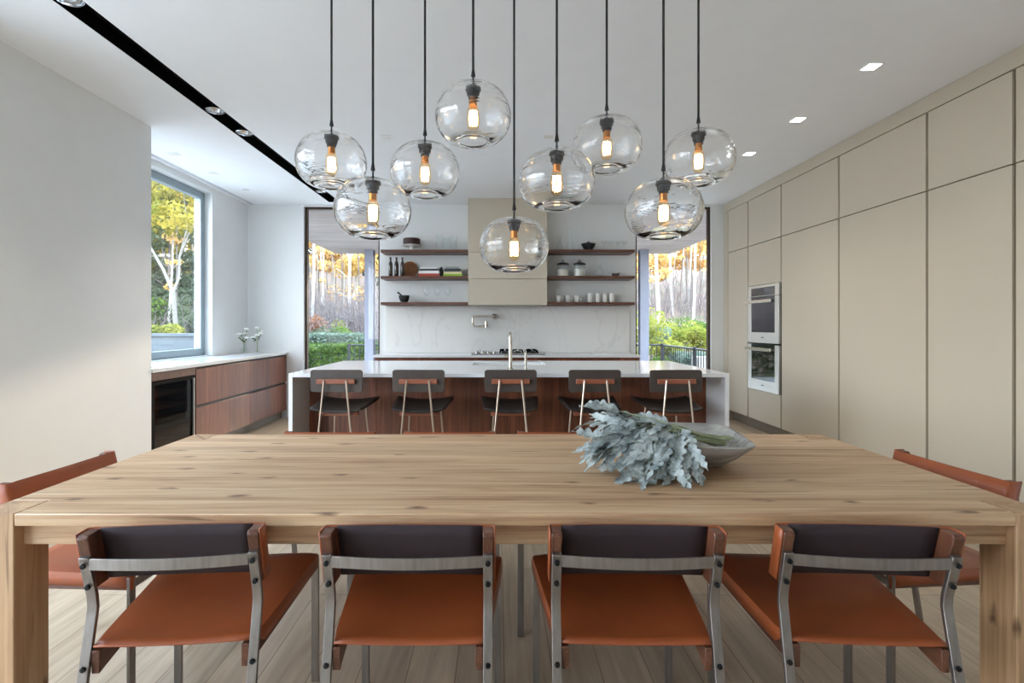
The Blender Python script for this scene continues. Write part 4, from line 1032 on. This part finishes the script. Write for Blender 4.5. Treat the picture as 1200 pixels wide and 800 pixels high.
# ------------------------------------------------------------------ vases of flowers on the low left counter
def flowers(px, Y, hv, rv, seed, lab_v, lab_f, lean):
    x = X(px, Y); rn = random.Random(seed)
    o = MB().lathe([(0, .001), (rv, .001), (rv*1.05, .01), (rv*1.05, hv*.55), (rv*.55, hv*.75), (rv*.5, hv*.93), (rv*.62, hv), (rv*.54, hv), (rv*.42, hv*.93), (rv*.47, hv*.76), (rv*.95, hv*.54), (rv*.93, .014), (0, .012)], (x, Y, LZ), 24).build('bud_vase', 'ware_glass')
    tag(o, lab_v, 'vase', 'glass bud vases')
    t = thing('flower_stems', (x, Y, LZ+.02), lab_f, 'flowers', 'white flowers in bud vases')
    stm, lvv, lff, pet = MB(), [], [], MB()
    for k in range(9):
        a = rn.random()*2*PI; sp = rn.uniform(.02, .10)
        ex_ = lean*rn.uniform(0, .08)
        tip = Vector((x+math.cos(a)*sp+ex_, Y+math.sin(a)*sp*.6, LZ+hv+rn.uniform(.03, .20)))
        if tip.y > YB-.04: tip.y = YB-.05
        if tip.x < XA+.04: tip.x = XA+.05
        b0 = Vector((x+math.cos(a)*rv*.2, Y+math.sin(a)*rv*.2, LZ+.02)); nk = Vector((x+math.cos(a)*rv*.15, Y+math.sin(a)*rv*.15, LZ+hv))
        pts = [b0, nk, nk.lerp(tip, .5)+Vector((0, 0, .01)), tip]
        stm.tube(pts, .0022, 6)
        for j in range(4):
            p = nk.lerp(tip, .3+.16*j); dv = Vector((rn.uniform(-1, 1), rn.uniform(-1, .3), rn.uniform(-.1, .8)))
            q0 = len(lvv); ln = rn.uniform(.03, .05); dn = dv.normalized(); sdv = dn.cross(Vector((0, .3, 1))).normalized()*ln*.22
            lvv += [tuple(p-t.location), tuple(p+dn*ln*.5+sdv-t.location), tuple(p+dn*ln-t.location), tuple(p+dn*ln*.5-sdv-t.location)]; lff.append((q0, q0+1, q0+2, q0+3))
        if k < 6:
            for j in range(7):
                aa = j*2*PI/6; rr = .017 if j < 6 else 0
                pet.ball((tip.x+rr*math.cos(aa), tip.y+rr*math.sin(aa)*.8, tip.z+(.004 if j == 6 else 0)), .0165, 8, 5, (1, 1, .75))
    stm.build('stems', 'stem_green', t); pet.build('blossoms', 'petal', t)
    raw('leaves', lvv, lff, 'leaf_vase', t)
flowers(286, 6.62, .13, .036, 3, 'clear glass bud vase on the left counter, nearer the window', 'white flowers with dark leaves in the vase nearer the window', -.4)
flowers(301.5, 6.70, .14, .024, 8, 'slim clear glass bud vase on the left counter, nearer the far corner', 'white flower sprig in the slim vase nearer the far corner', .4)

# ------------------------------------------------------------------ outside: terrace, porch roof, columns, railing
struct('terrace', MB().box(-5.2, 5.2, YB+.17, 12.75, -.3, -.02).box(-14, -3.76, -12, 6.5, -.3, -.03).box(-3.76, 5.2, -12, YR-.16, -.3, -.03), 'terrace_stone', label='pale stone terrace under the porch roof, plus unseen paving added to bounce daylight indoors')  # paving left of and behind the house is unseen, added to brighten the ceiling
t = thing('porch_roof', (.15, 9.5, CZ), 'flat porch roof with a grey timber soffit beyond the back windows', 'roof')
MB().box(-3.8, 4.1, YB+.17, 11.9, CZ, CZ+.04).build('soffit', 'soffit_wood', t)
MB().box(-3.8, 4.1, YB+.17, 11.9, CZ+.041, CZ+.22).build('roof_deck', 'frame_bronze', t)
for (x, lb) in ((X(433.5, 11.3), 'seen through the left back window'), (X(754, 11.3), 'seen through the right back window')):
    t = thing('porch_column', (x, 11.3, -.02), 'grey steel porch column ' + lb, 'column', 'porch columns')
    h = MB(); h.box(x-.095, x+.095, 11.20, 11.215, -.02, CZ-.001); h.box(x-.095, x+.095, 11.385, 11.40, -.02, CZ-.001); h.box(x-.006, x+.006, 11.215, 11.385, -.02, CZ-.001)
    h.build('shaft', 'column_paint', t)
    MB().box(x-.13, x+.13, 11.17, 11.43, -.0195, -.005).build('base_plate', 'column_paint', t)
def railing(p0, p1, z0, z1, label, step, posts):
    t = thing('railing', ((p0[0]+p1[0])/2, (p0[1]+p1[1])/2, z0), label, 'railing', 'iron terrace railings')
    a, b = Vector((p0[0], p0[1], 0)), Vector((p1[0], p1[1], 0)); ln = (b-a).length
    r_ = MB()
    for z in (z1, z0+.12): r_.tube([(a.x, a.y, z), (b.x, b.y, z)], .022 if z == z1 else .014, 6)
    r_.build('rails', 'iron', t)
    for k in range(posts+1):
        p = a.lerp(b, k/posts); MB().box(p.x-.03, p.x+.03, p.y-.03, p.y+.03, z0, z1+.04).build('post', 'iron', t)
    n = int(ln/step); bm_ = MB()
    for k in range(1, n):
        p = a.lerp(b, k/n); bm_.tube([(p.x, p.y, z0+.12), (p.x, p.y, z1)], .009, 5)
    bm_.build('balusters', 'iron', t)['kind'] = 'stuff'
railing((X(409, 12.5), 12.5), (4.08, 12.5), -.02, .80, 'dark iron railing along the far terrace edge', .13, 4)
railing((4.08, 12.44), (4.08, 8.4), -.02, .80, 'dark iron railing down the right terrace side', .13, 2)
tag(MB().box(4.45, 8.5, 11.1, 11.6, -.3, .58).build('garden_wall', 'wall_stone'), 'pale stone garden wall beyond the right terrace railing', 'wall')
gw = MB().box(-14, -5.6, 11.6, 11.95, -.3, 1.04).box(-14, -5.55, 11.55, 12.0, 1.04, 1.10)
tag(gw.build('retaining_wall', 'concrete'), 'grey concrete retaining wall seen through the left side window', 'wall')

# terrain
def ground(x, y):
    d = max(0, y-13.2, (-x-7)*.9*min(1, max(0, (y-5)/6)), (x-7)*.9*min(1, max(0, (y-3)/6)))
    return -.3 + min(9, .17*d + .0012*d*d) + .15*mnoise.noise((x*.15, y*.15, 0))*min(1, d*.3)
v, f = [], []; nx, ny = 90, 80
xs_ = [-75+150*i/nx for i in range(nx+1)]; ys_ = [-45+135*j/ny for j in range(ny+1)]
for y in ys_:
    for x in xs_: v.append((x, y, ground(x, y)-.02))
for j in range(ny):
    for i in range(nx):
        k = j*(nx+1)+i
        f.append((k, k+1, k+nx+2, k+nx+1))
te = MB().add(v, f).build('terrain', 'woodland_ground', None, 0, 80); te['kind'] = 'structure'; te['label'] = 'wooded hillside ground strewn with fallen leaves'; te['category'] = 'ground'

# ------------------------------------------------------------------ trees and shrubs
def leafcloud(blobs, n, size, rn):
    vs, fs = [], []
    tot = sum(b[3]**2 for b in blobs)
    for (cx, cy, cz, r) in blobs:
        for _ in range(int(n*r*r/tot)):
            while True:
                p = Vector((rn.uniform(-1, 1), rn.uniform(-1, 1), rn.uniform(-1, 1)))
                if p.length <= 1: break
            p = p.normalized()*(p.length**.6)*r; p.z *= .72
            c = Vector((cx, cy, cz))+p
            a = Vector((rn.gauss(0, 1), rn.gauss(0, 1), rn.gauss(0, 1))).normalized(); b = a.orthogonal().normalized()
            s = size*rn.uniform(.6, 1.3); o = len(vs)
            vs += [tuple(c-a*s), tuple(c+b*s*.55), tuple(c+a*s), tuple(c-b*s*.55)]; fs.append((o, o+1, o+2, o+3))
    return vs, fs
def make_tree(seed, h, r, mat, bark, crown_from, nleaf, leaf, spread, nblob, fork=False):
    rn = random.Random(seed)
    t = thing('tree', (0, 0, 0), '', 'tree')
    tr = MB(); n = 10; pts = []
    ax, ay = rn.uniform(-.04, .04), rn.uniform(-.04, .04)
    for i in range(n):
        q = i/(n-1); pts.append((ax*q*h+.05*h*.1*math.sin(q*7+seed), ay*q*h+.005*h*math.cos(q*6+seed), q*h))
    tr.tube(pts, [r*(1-.8*i/(n-1)) for i in range(n)], 8)
    blobs = []
    for k in range(nblob):
        q = crown_from+(1-crown_from)*rn.random(); i0 = min(n-2, int(q*(n-1))); p = Vector(pts[i0])
        a = rn.random()*2*PI; rr = spread*rn.uniform(.35, 1)*(1.1-.6*q)
        e = p+Vector((math.cos(a)*rr, math.sin(a)*rr, rn.uniform(.1, .5)*rr+.2))
        m = p.lerp(e, .5)+Vector((0, 0, .12*rr))
        tr.tube([p, m, e], [r*.35*(1-.6*q), r*.22*(1-.5*q), .008], 5)
        blobs.append((e.x, e.y, e.z, spread*rn.uniform(.3, .5)))
    tr.build('trunk', bark, t, 0, 80)
    if nleaf:
        vs, fs = leafcloud(blobs, nleaf, leaf, rn); raw('crown', vs, fs, mat, t, False)
    return t
protos = {
 'yellow': make_tree(1, 9, .11, 'leaf_yellow', 'bark_pale', .22, 6500, .10, 1.35, 26),
 'gold': make_tree(2, 8, .09, 'leaf_gold', 'bark_pale', .20, 5500, .10, 1.25, 24),
 'olive': make_tree(3, 9.5, .13, 'leaf_olive', 'bark_grey', .12, 8500, .10, 1.5, 30),
 'green': make_tree(4, 6.5, .09, 'leaf_dark', 'bark_grey', .08, 6500, .10, 1.35, 26),
 'bare': make_tree(5, 8, .085, 'leaf_gold', 'bark_pale', .25, 600, .08, 1.1, 20),
 'thin': make_tree(6, 9, .06, 'leaf_yellow', 'bark_pale', .40, 1200, .09, .9, 14),
 'sapling': make_tree(7, 6.5, .035, 'leaf_gold', 'bark_grey', .25, 160, .07, .32, 12),
 'stick': make_tree(8, 7.5, .05, 'leaf_yellow', 'bark_pale', .3, 220, .07, .34, 12),
}
used = set()
def place(kind, x, y, s, rz, label, group, zoff=0):
    o = protos[kind] if kind not in used else copy_tree(protos[kind]); used.add(kind)
    o.location = (x, y, ground(x, y)-.06+zoff); o.rotation_euler = (0, 0, rz); o.scale = (s, s, s); o['label'] = label; o['group'] = group
    return o
rn = random.Random(21)
LB, RB, SB = 'beyond the left back window', 'beyond the right back window', 'beyond the left side window'
kl = {'yellow': 'yellow-leaved tree with a pale trunk', 'gold': 'golden-leaved tree with a pale trunk', 'olive': 'leafy yellow-green tree', 'green': 'dense dark green tree', 'bare': 'nearly bare pale-trunked tree', 'thin': 'slender pale-trunked tree with sparse yellow leaves', 'sapling': 'thin grey sapling with few leaves', 'stick': 'thin pale sapling with few leaves'}
# named pale trunks that stand out in the photograph
taken = []
crad = {'yellow': 1.75, 'gold': 1.65, 'olive': 1.9, 'green': 1.75, 'bare': 1.4, 'thin': 1.15, 'sapling': .42, 'stick': .45}
def place1(kind, px, y, s, rz, label):
    place(kind, X(px, y), y, s, rz, label, 'pale trunks'); taken.append((X(px, y), y, crad[kind]*s))
place1('thin', 364, 17.5, 1.0, .4, 'slim pale trunk inside the left edge of the left back window')
place1('bare', 411, 19, .9, 1.4, 'straight white trunk left of the porch column in the left back window')
place1('bare', 772, 22, 1.1, 2.2, 'white trunk just right of the porch column in the right back window')
place1('thin', 787, 25, 1.2, 3.2, 'second pale trunk in the right back window')
place1('thin', 811, 22, 1.1, 4.9, 'white trunk near the middle of the right back window')
taken.append((X(205, 13.6), 13.6, 1.2))
def grow(ratio0, ratio1, y0, y1, kinds, n, where, grp, smin=.8, smax=1.2):
    got = 0
    for _ in range(6000):
        if got >= n: break
        y = y0+(y1-y0)*rn.random()**.8; x = y*rn.uniform(ratio0, ratio1); k = kinds[got % len(kinds)]; s = rn.uniform(smin, smax); cr_ = crad[k]*s
        if any((x-a)**2+(y-b)**2 < (cr_+c)**2 for a, b, c in taken): continue
        got += 1; taken.append((x, y, cr_))
        place(k, x, y, s, rn.random()*6.3, kl[k] + ' ' + where, grp)
grow(-.46, -.20, 19.5, 38, ['yellow', 'gold', 'bare', 'yellow', 'green', 'thin'], 22, LB, 'trees beyond the left back window', .8, 1.1)
grow(.30, .47, 24, 40, ['yellow', 'thin', 'gold', 'bare', 'yellow', 'thin', 'bare'], 24, RB, 'trees beyond the right back window', .8, 1.05)
grow(-1.0, -.56, 14.5, 30, ['olive', 'green', 'yellow', 'olive', 'thin'], 28, SB, 'trees beyond the left side window', .85, 1.2)
grow(-.40, -.22, 17.5, 34, ['sapling', 'stick', 'sapling'], 26, LB, 'saplings beyond the left back window', .8, 1.2)
grow(.295, .44, 21.5, 36, ['sapling', 'stick', 'stick'], 30, RB, 'saplings beyond the right back window', .8, 1.2)
grow(-.72, -.58, 14.5, 26, ['sapling', 'stick'], 14, SB, 'saplings beyond the left side window', .8, 1.2)
grow(-.21, -.03, 22, 40, ['yellow', 'green', 'gold'], 8, 'beyond the terrace, behind the kitchen wall', 'trees behind the kitchen wall', .7, .8)
grow(-.42, -.19, 38, 60, ['yellow', 'green', 'gold'], 14, 'far ' + LB, 'distant trees beyond the left back window', 1.3, 1.6)
grow(.34, .50, 40, 62, ['yellow', 'green', 'gold'], 14, 'far ' + RB, 'distant trees beyond the right back window', 1.1, 1.4)
grow(-1.0, -.55, 31, 50, ['green', 'olive', 'green'], 16, 'far ' + SB, 'distant trees beyond the left side window', 1.3, 1.7)
# forked pale tree by the side window
def forked():
    y = 13.6; t = thing('tree', (X(213, y), y, ground(X(213, y), y)), 'forked pale-trunked tree close to the concrete wall, seen through the left side window', 'tree')
    b = Vector((X(213, y), y, ground(X(213, y), y)-.05)); fk = Vector((X(203, y), y, Z(342, y)))
    m = MB(); m.tube([b, b.lerp(fk, .5)+Vector((-.03, 0, 0)), fk], [.075, .062, .058], 8)
    m.tube([fk, Vector((X(191, y), y, Z(315, y))), Vector((X(178, y), y-.1, Z(288, y))), Vector((X(166, y), y-.2, Z(240, y)))], [.048, .04, .032, .015], 7)
    m.tube([fk, Vector((X(207, y), y+.1, Z(325, y))), Vector((X(205, y), y+.2, Z(300, y))), Vector((X(212, y), y+.3, Z(262, y))), Vector((X(206, y), y+.3, Z(215, y)))], [.038, .034, .03, .02, .01], 7)
    m.tube([Vector((X(205, y), y+.2, Z(300, y))), Vector((X(217, y), y+.2, Z(270, y))), Vector((X(228, y), y+.4, Z(235, y)))], [.03, .02, .008], 6)
    m.build('trunk', 'bark_mid', t, 0, 80)
    r_ = random.Random(5)
    bl = [(X(px, y)-t.location.x, r_.uniform(-.5, .9), Z(py, y)-t.location.z, r_.uniform(.35, .7)) for px, py in ((172, 235), (185, 250), (206, 215), (214, 255), (228, 235), (196, 205), (220, 215), (180, 215), (236, 262))]
    vs, fs = leafcloud(bl, 1500, .075, r_); raw('crown', vs, fs, 'leaf_olive', t, False)
forked()
planted = []
def shrub(x, y, r, h, mat, label, group, seed, n=900, leaf=.055, twigs=True):
    for (ax, ay, ar) in planted: r = max(.72*r, min(r, math.hypot(x-ax, y-ay)/1.18-ar))
    planted.append((x, y, r))
    rn_ = random.Random(seed); z = ground(x, y)
    t = thing('shrub', (x, y, z), label, 'shrub', group)
    bl = [(rn_.uniform(-.5, .5)*r, rn_.uniform(-.5, .5)*r, h*rn_.uniform(.35, .75), r*rn_.uniform(.45, .65)) for _ in range(7)]
    vs, fs = leafcloud(bl, n, leaf, rn_); vs = [(a, b, max(.01, c)) for a, b, c in vs]
    raw('foliage', vs, fs, mat, t, False)
    m = MB()
    for b in bl: m.tube([(x+b[0]*.1, y+b[1]*.1, z-.03), (x+b[0]*.6, y+b[1]*.6, z+b[2]*.5), (x+b[0], y+b[1], z+b[2])], [.014, .01, .005], 5)
    m.build('stems', 'bark_grey', t, 0, 80)
# left back window
def brush(x0, x1, y0, y1, n, hmin, hmax, label, seed):
    rn_ = random.Random(seed); m = MB()
    for _ in range(n):
        x, y = rn_.uniform(x0, x1), rn_.uniform(y0, y1); z = ground(x, y); h = rn_.uniform(hmin, hmax)
        if any(math.hypot(x-a, y-b) < .2 for a, b, c in taken) or any(math.hypot(x-a, y-b) < .95*c for a, b, c in planted): continue
        dx, dy = rn_.gauss(0, .28)*h, rn_.gauss(0, .28)*h
        m.tube([(x, y, z-.02), (x+dx*.4, y+dy*.4, z+h*.5), (x+dx, y+dy, z+h)], [.012, .009, .004], 3, False)
        for k in range(2):
            q = rn_.uniform(.3, .8); p = (x+dx*q, y+dy*q, z+h*q)
            m.tube([p, (p[0]+rn_.gauss(0, .25)*h, p[1]+rn_.gauss(0, .25)*h, p[2]+rn_.uniform(.1, .4)*h)], [.007, .003], 3, False)
    o = m.build('brushwood', 'twig', None, 0, 80); tag(o, label, 'brushwood', None, 'stuff')
for i, (px, Y, r, h, m, lb) in enumerate([
    (374, 15.0, .8, 1.25, 'leaf_dark', 'dark green shrub behind the hedge, at the window frame'), (392, 15.4, .9, 1.35, 'leaf_green', 'rounded green shrub behind the grey-green hedge'),
    (416, 15.0, .8, 1.3, 'leaf_sage', 'grey-green feathery shrub beside the iron railing'), (432, 15.6, .9, 1.2, 'leaf_sage', 'grey-green shrub behind the left porch column'),
    (376, 16.6, 1.1, 1.5, 'leaf_rust', 'rust-leaved bush among the bare brushwood'), (402, 17.0, .8, 1.5, 'leaf_lime', 'small yellow-green bush in the bare brushwood')]):
    shrub(X(px, Y), Y, r, h, m, lb, None, 40+i, 550 if 'rust' in m or 'lime' in m else 1600)
for i, (px, Y, r, h, m, lb) in enumerate([
    (762, 14.5, .75, 2.2, 'leaf_lime', 'tall bright green bush beside the right porch column'), (784, 15.0, .8, .95, 'leaf_lime', 'yellow-flecked bush behind the railing corner'),
    (795, 17.0, .8, 1.0, 'leaf_lime', 'small yellow bush higher up the slope'), (821, 15.5, .9, 1.25, 'leaf_lime', 'yellow-green bush at the right window frame'),
    (808, 14.2, .9, .75, 'leaf_sage', 'low sage green shrub behind the side railing'), (776, 13.7, .7, .7, 'leaf_green', 'low green shrub behind the corner railing post'),
    (830, 14.0, .9, .8, 'leaf_sage', 'low sage green shrub by the right window edge'), (800, 18.5, 1.2, .8, 'leaf_green', 'spreading green shrub on the leafy slope'),
    (770, 16.5, 1.0, 1.0, 'leaf_sage', 'pale green shrub on the slope near the porch column'), (828, 18, 1.1, .9, 'leaf_green', 'green shrub on the slope at the far right')]):
    shrub(X(px, Y), Y, r, h, m, lb, None, 60+i, 1300)
for i, (px, Y, r, h, m, lb) in enumerate([(186, 13.0, .5, 1.55, 'leaf_lime', 'bright green bush above the concrete wall'), (200, 15.5, 1.2, 2.3, 'leaf_dark', 'dark bush behind the forked tree'), (226, 14.5, 1.0, 2.2, 'leaf_dark', 'dark bush at the right side of the side window'), (170, 15, 1.2, 2.4, 'leaf_green', 'tall green bush at the near edge of the side window')]):
    shrub(X(px, Y), Y, r, h, m, lb, None, 80+i, 2200)
brush(-9.5, -3.2, 15.6, 20, 1500, .8, 2.1, 'tangle of bare mauve brushwood beyond the left back window', 1)
brush(5.5, 13.5, 23, 28, 520, .6, 2.2, 'tangle of bare twigs under the trees beyond the right back window', 2)
brush(-16, -7.5, 13.2, 17, 700, .6, 2.0, 'tangle of bare twigs behind the concrete retaining wall', 3)
def hedge(x0, x1, y0, y1, h, mat, label, seed, n, leaf=.05):
    rn_ = random.Random(seed); vs, fs = [], []; z = -.3
    t = thing('hedge', ((x0+x1)/2, (y0+y1)/2, z), label, 'hedge'); cx, cy = (x0+x1)/2, (y0+y1)/2
    for _ in range(n):
        x, y, q = rn_.uniform(x0, x1), rn_.uniform(y0, y1), rn_.uniform(0, h)
        k = rn_.random()
        if k < .5: y = y0+rn_.random()**2*.15
        elif k < .85: q = h-rn_.random()**2*.12
        c = Vector((x-cx, y-cy, q+.04*mnoise.noise((x*3, y*3, q*3)))); a = Vector((rn_.gauss(0, 1), rn_.gauss(0, 1), rn_.gauss(0, 1))).normalized(); b = a.orthogonal().normalized(); s = leaf*rn_.uniform(.6, 1.3); o = len(vs)
        vs += [tuple(c-a*s), tuple(c+b*s*.55), tuple(c+a*s), tuple(c-b*s*.55)]; fs.append((o, o+1, o+2, o+3))
    raw('foliage', vs, fs, mat, t, False)
    m = MB()
    for k in range(12):
        xx = x0+.15+(x1-x0-.3)*k/11; m.tube([(xx, cy, z-.1), (xx+.05, cy, z+h*.8)], [.02, .01], 5)
    m.build('stems', 'bark_grey', t, 0, 80)
hedge(-6.2, 1.0, 12.85, 13.65, Z(404, 12.85)+.3, 'leaf_hedge', 'clipped bright green hedge beyond the terrace railing', 5, 9000, .05)
hedge(-6.5, -3.9, 14.0, 14.6, Z(391.5, 14)+.3, 'leaf_sage', 'clipped grey-green hedge behind the bright green one', 6, 5000, .05)

# ------------------------------------------------------------------ light
w = D.worlds.new('sky'); SC.world = w; w.use_nodes = True; nt = w.node_tree; nt.nodes.clear()
out = N(nt, 'ShaderNodeOutputWorld'); bg = N(nt, 'ShaderNodeBackground'); L(nt, bg.outputs[0], out.inputs[0])
tc = N(nt, 'ShaderNodeTexCoord'); sp = N(nt, 'ShaderNodeSeparateXYZ'); L(nt, tc.outputs['Generated'], sp.inputs[0])
cr = N(nt, 'ShaderNodeValToRGB'); e = cr.color_ramp.elements
e[0].position = 0.0; e[0].color = (.89, .94, 1.0, 1); e[1].position = .8; e[1].color = (.57, .76, 1.0, 1)
L(nt, sp.outputs[2], cr.inputs[0]); L(nt, cr.outputs[0], bg.inputs[0]); bg.inputs[1].default_value = 4.0
sun = D.lights.new('sun', 'SUN'); sun.energy = 1.25; sun.angle = R(2.0); sun.color = (1.0, .82, .62)
so = D.objects.new('sun', sun); COL.objects.link(so)
so.rotation_euler = Vector((-.25, -1.0, -.232)).to_track_quat('-Z', 'Y').to_euler()
def portal(loc, rot, sx, sy):
    l = D.lights.new('daylight_portal', 'AREA'); l.shape = 'RECTANGLE'; l.size = sx; l.size_y = sy; l.cycles.is_portal = True
    o = D.objects.new('daylight_portal', l); COL.objects.link(o); o.location = loc; o.rotation_euler = rot
portal((XL-.12, .37, 1.4), (0, R(-90), 0), 2.75, 4.7)
portal((-3.68, 5.23, 1.92), (0, R(-90), 0), 1.9, 1.9)
portal((-2.18, YB+.14, 1.48), (R(-90), 0, 0), 1.0, 2.9)
portal((2.47, YB+.14, 1.48), (R(-90), 0, 0), 1.0, 2.9)

# ------------------------------------------------------------------ camera and view
cam = D.cameras.new('camera'); cam.sensor_width = 36; cam.sensor_fit = 'HORIZONTAL'; cam.lens = F/1200*36
cam.shift_x = 17/1200; cam.shift_y = -19/1200; cam.clip_start = .02; cam.clip_end = 400
co = D.objects.new('camera', cam); COL.objects.link(co); co.location = (0, 0, H); co.rotation_euler = (R(90), 0, 0); SC.camera = co
vs = SC.view_settings; vs.view_transform = 'Standard'; vs.look = 'None'; vs.exposure = 1.62; vs.gamma = 1.0; vs.use_curve_mapping = False
cy = SC.cycles; cy.max_bounces = 14; cy.diffuse_bounces = 6; cy.glossy_bounces = 6; cy.transmission_bounces = 12; cy.transparent_max_bounces = 24
cy.caustics_reflective = False; cy.caustics_refractive = False; cy.sample_clamp_indirect = 6.0; cy.blur_glossy = .5
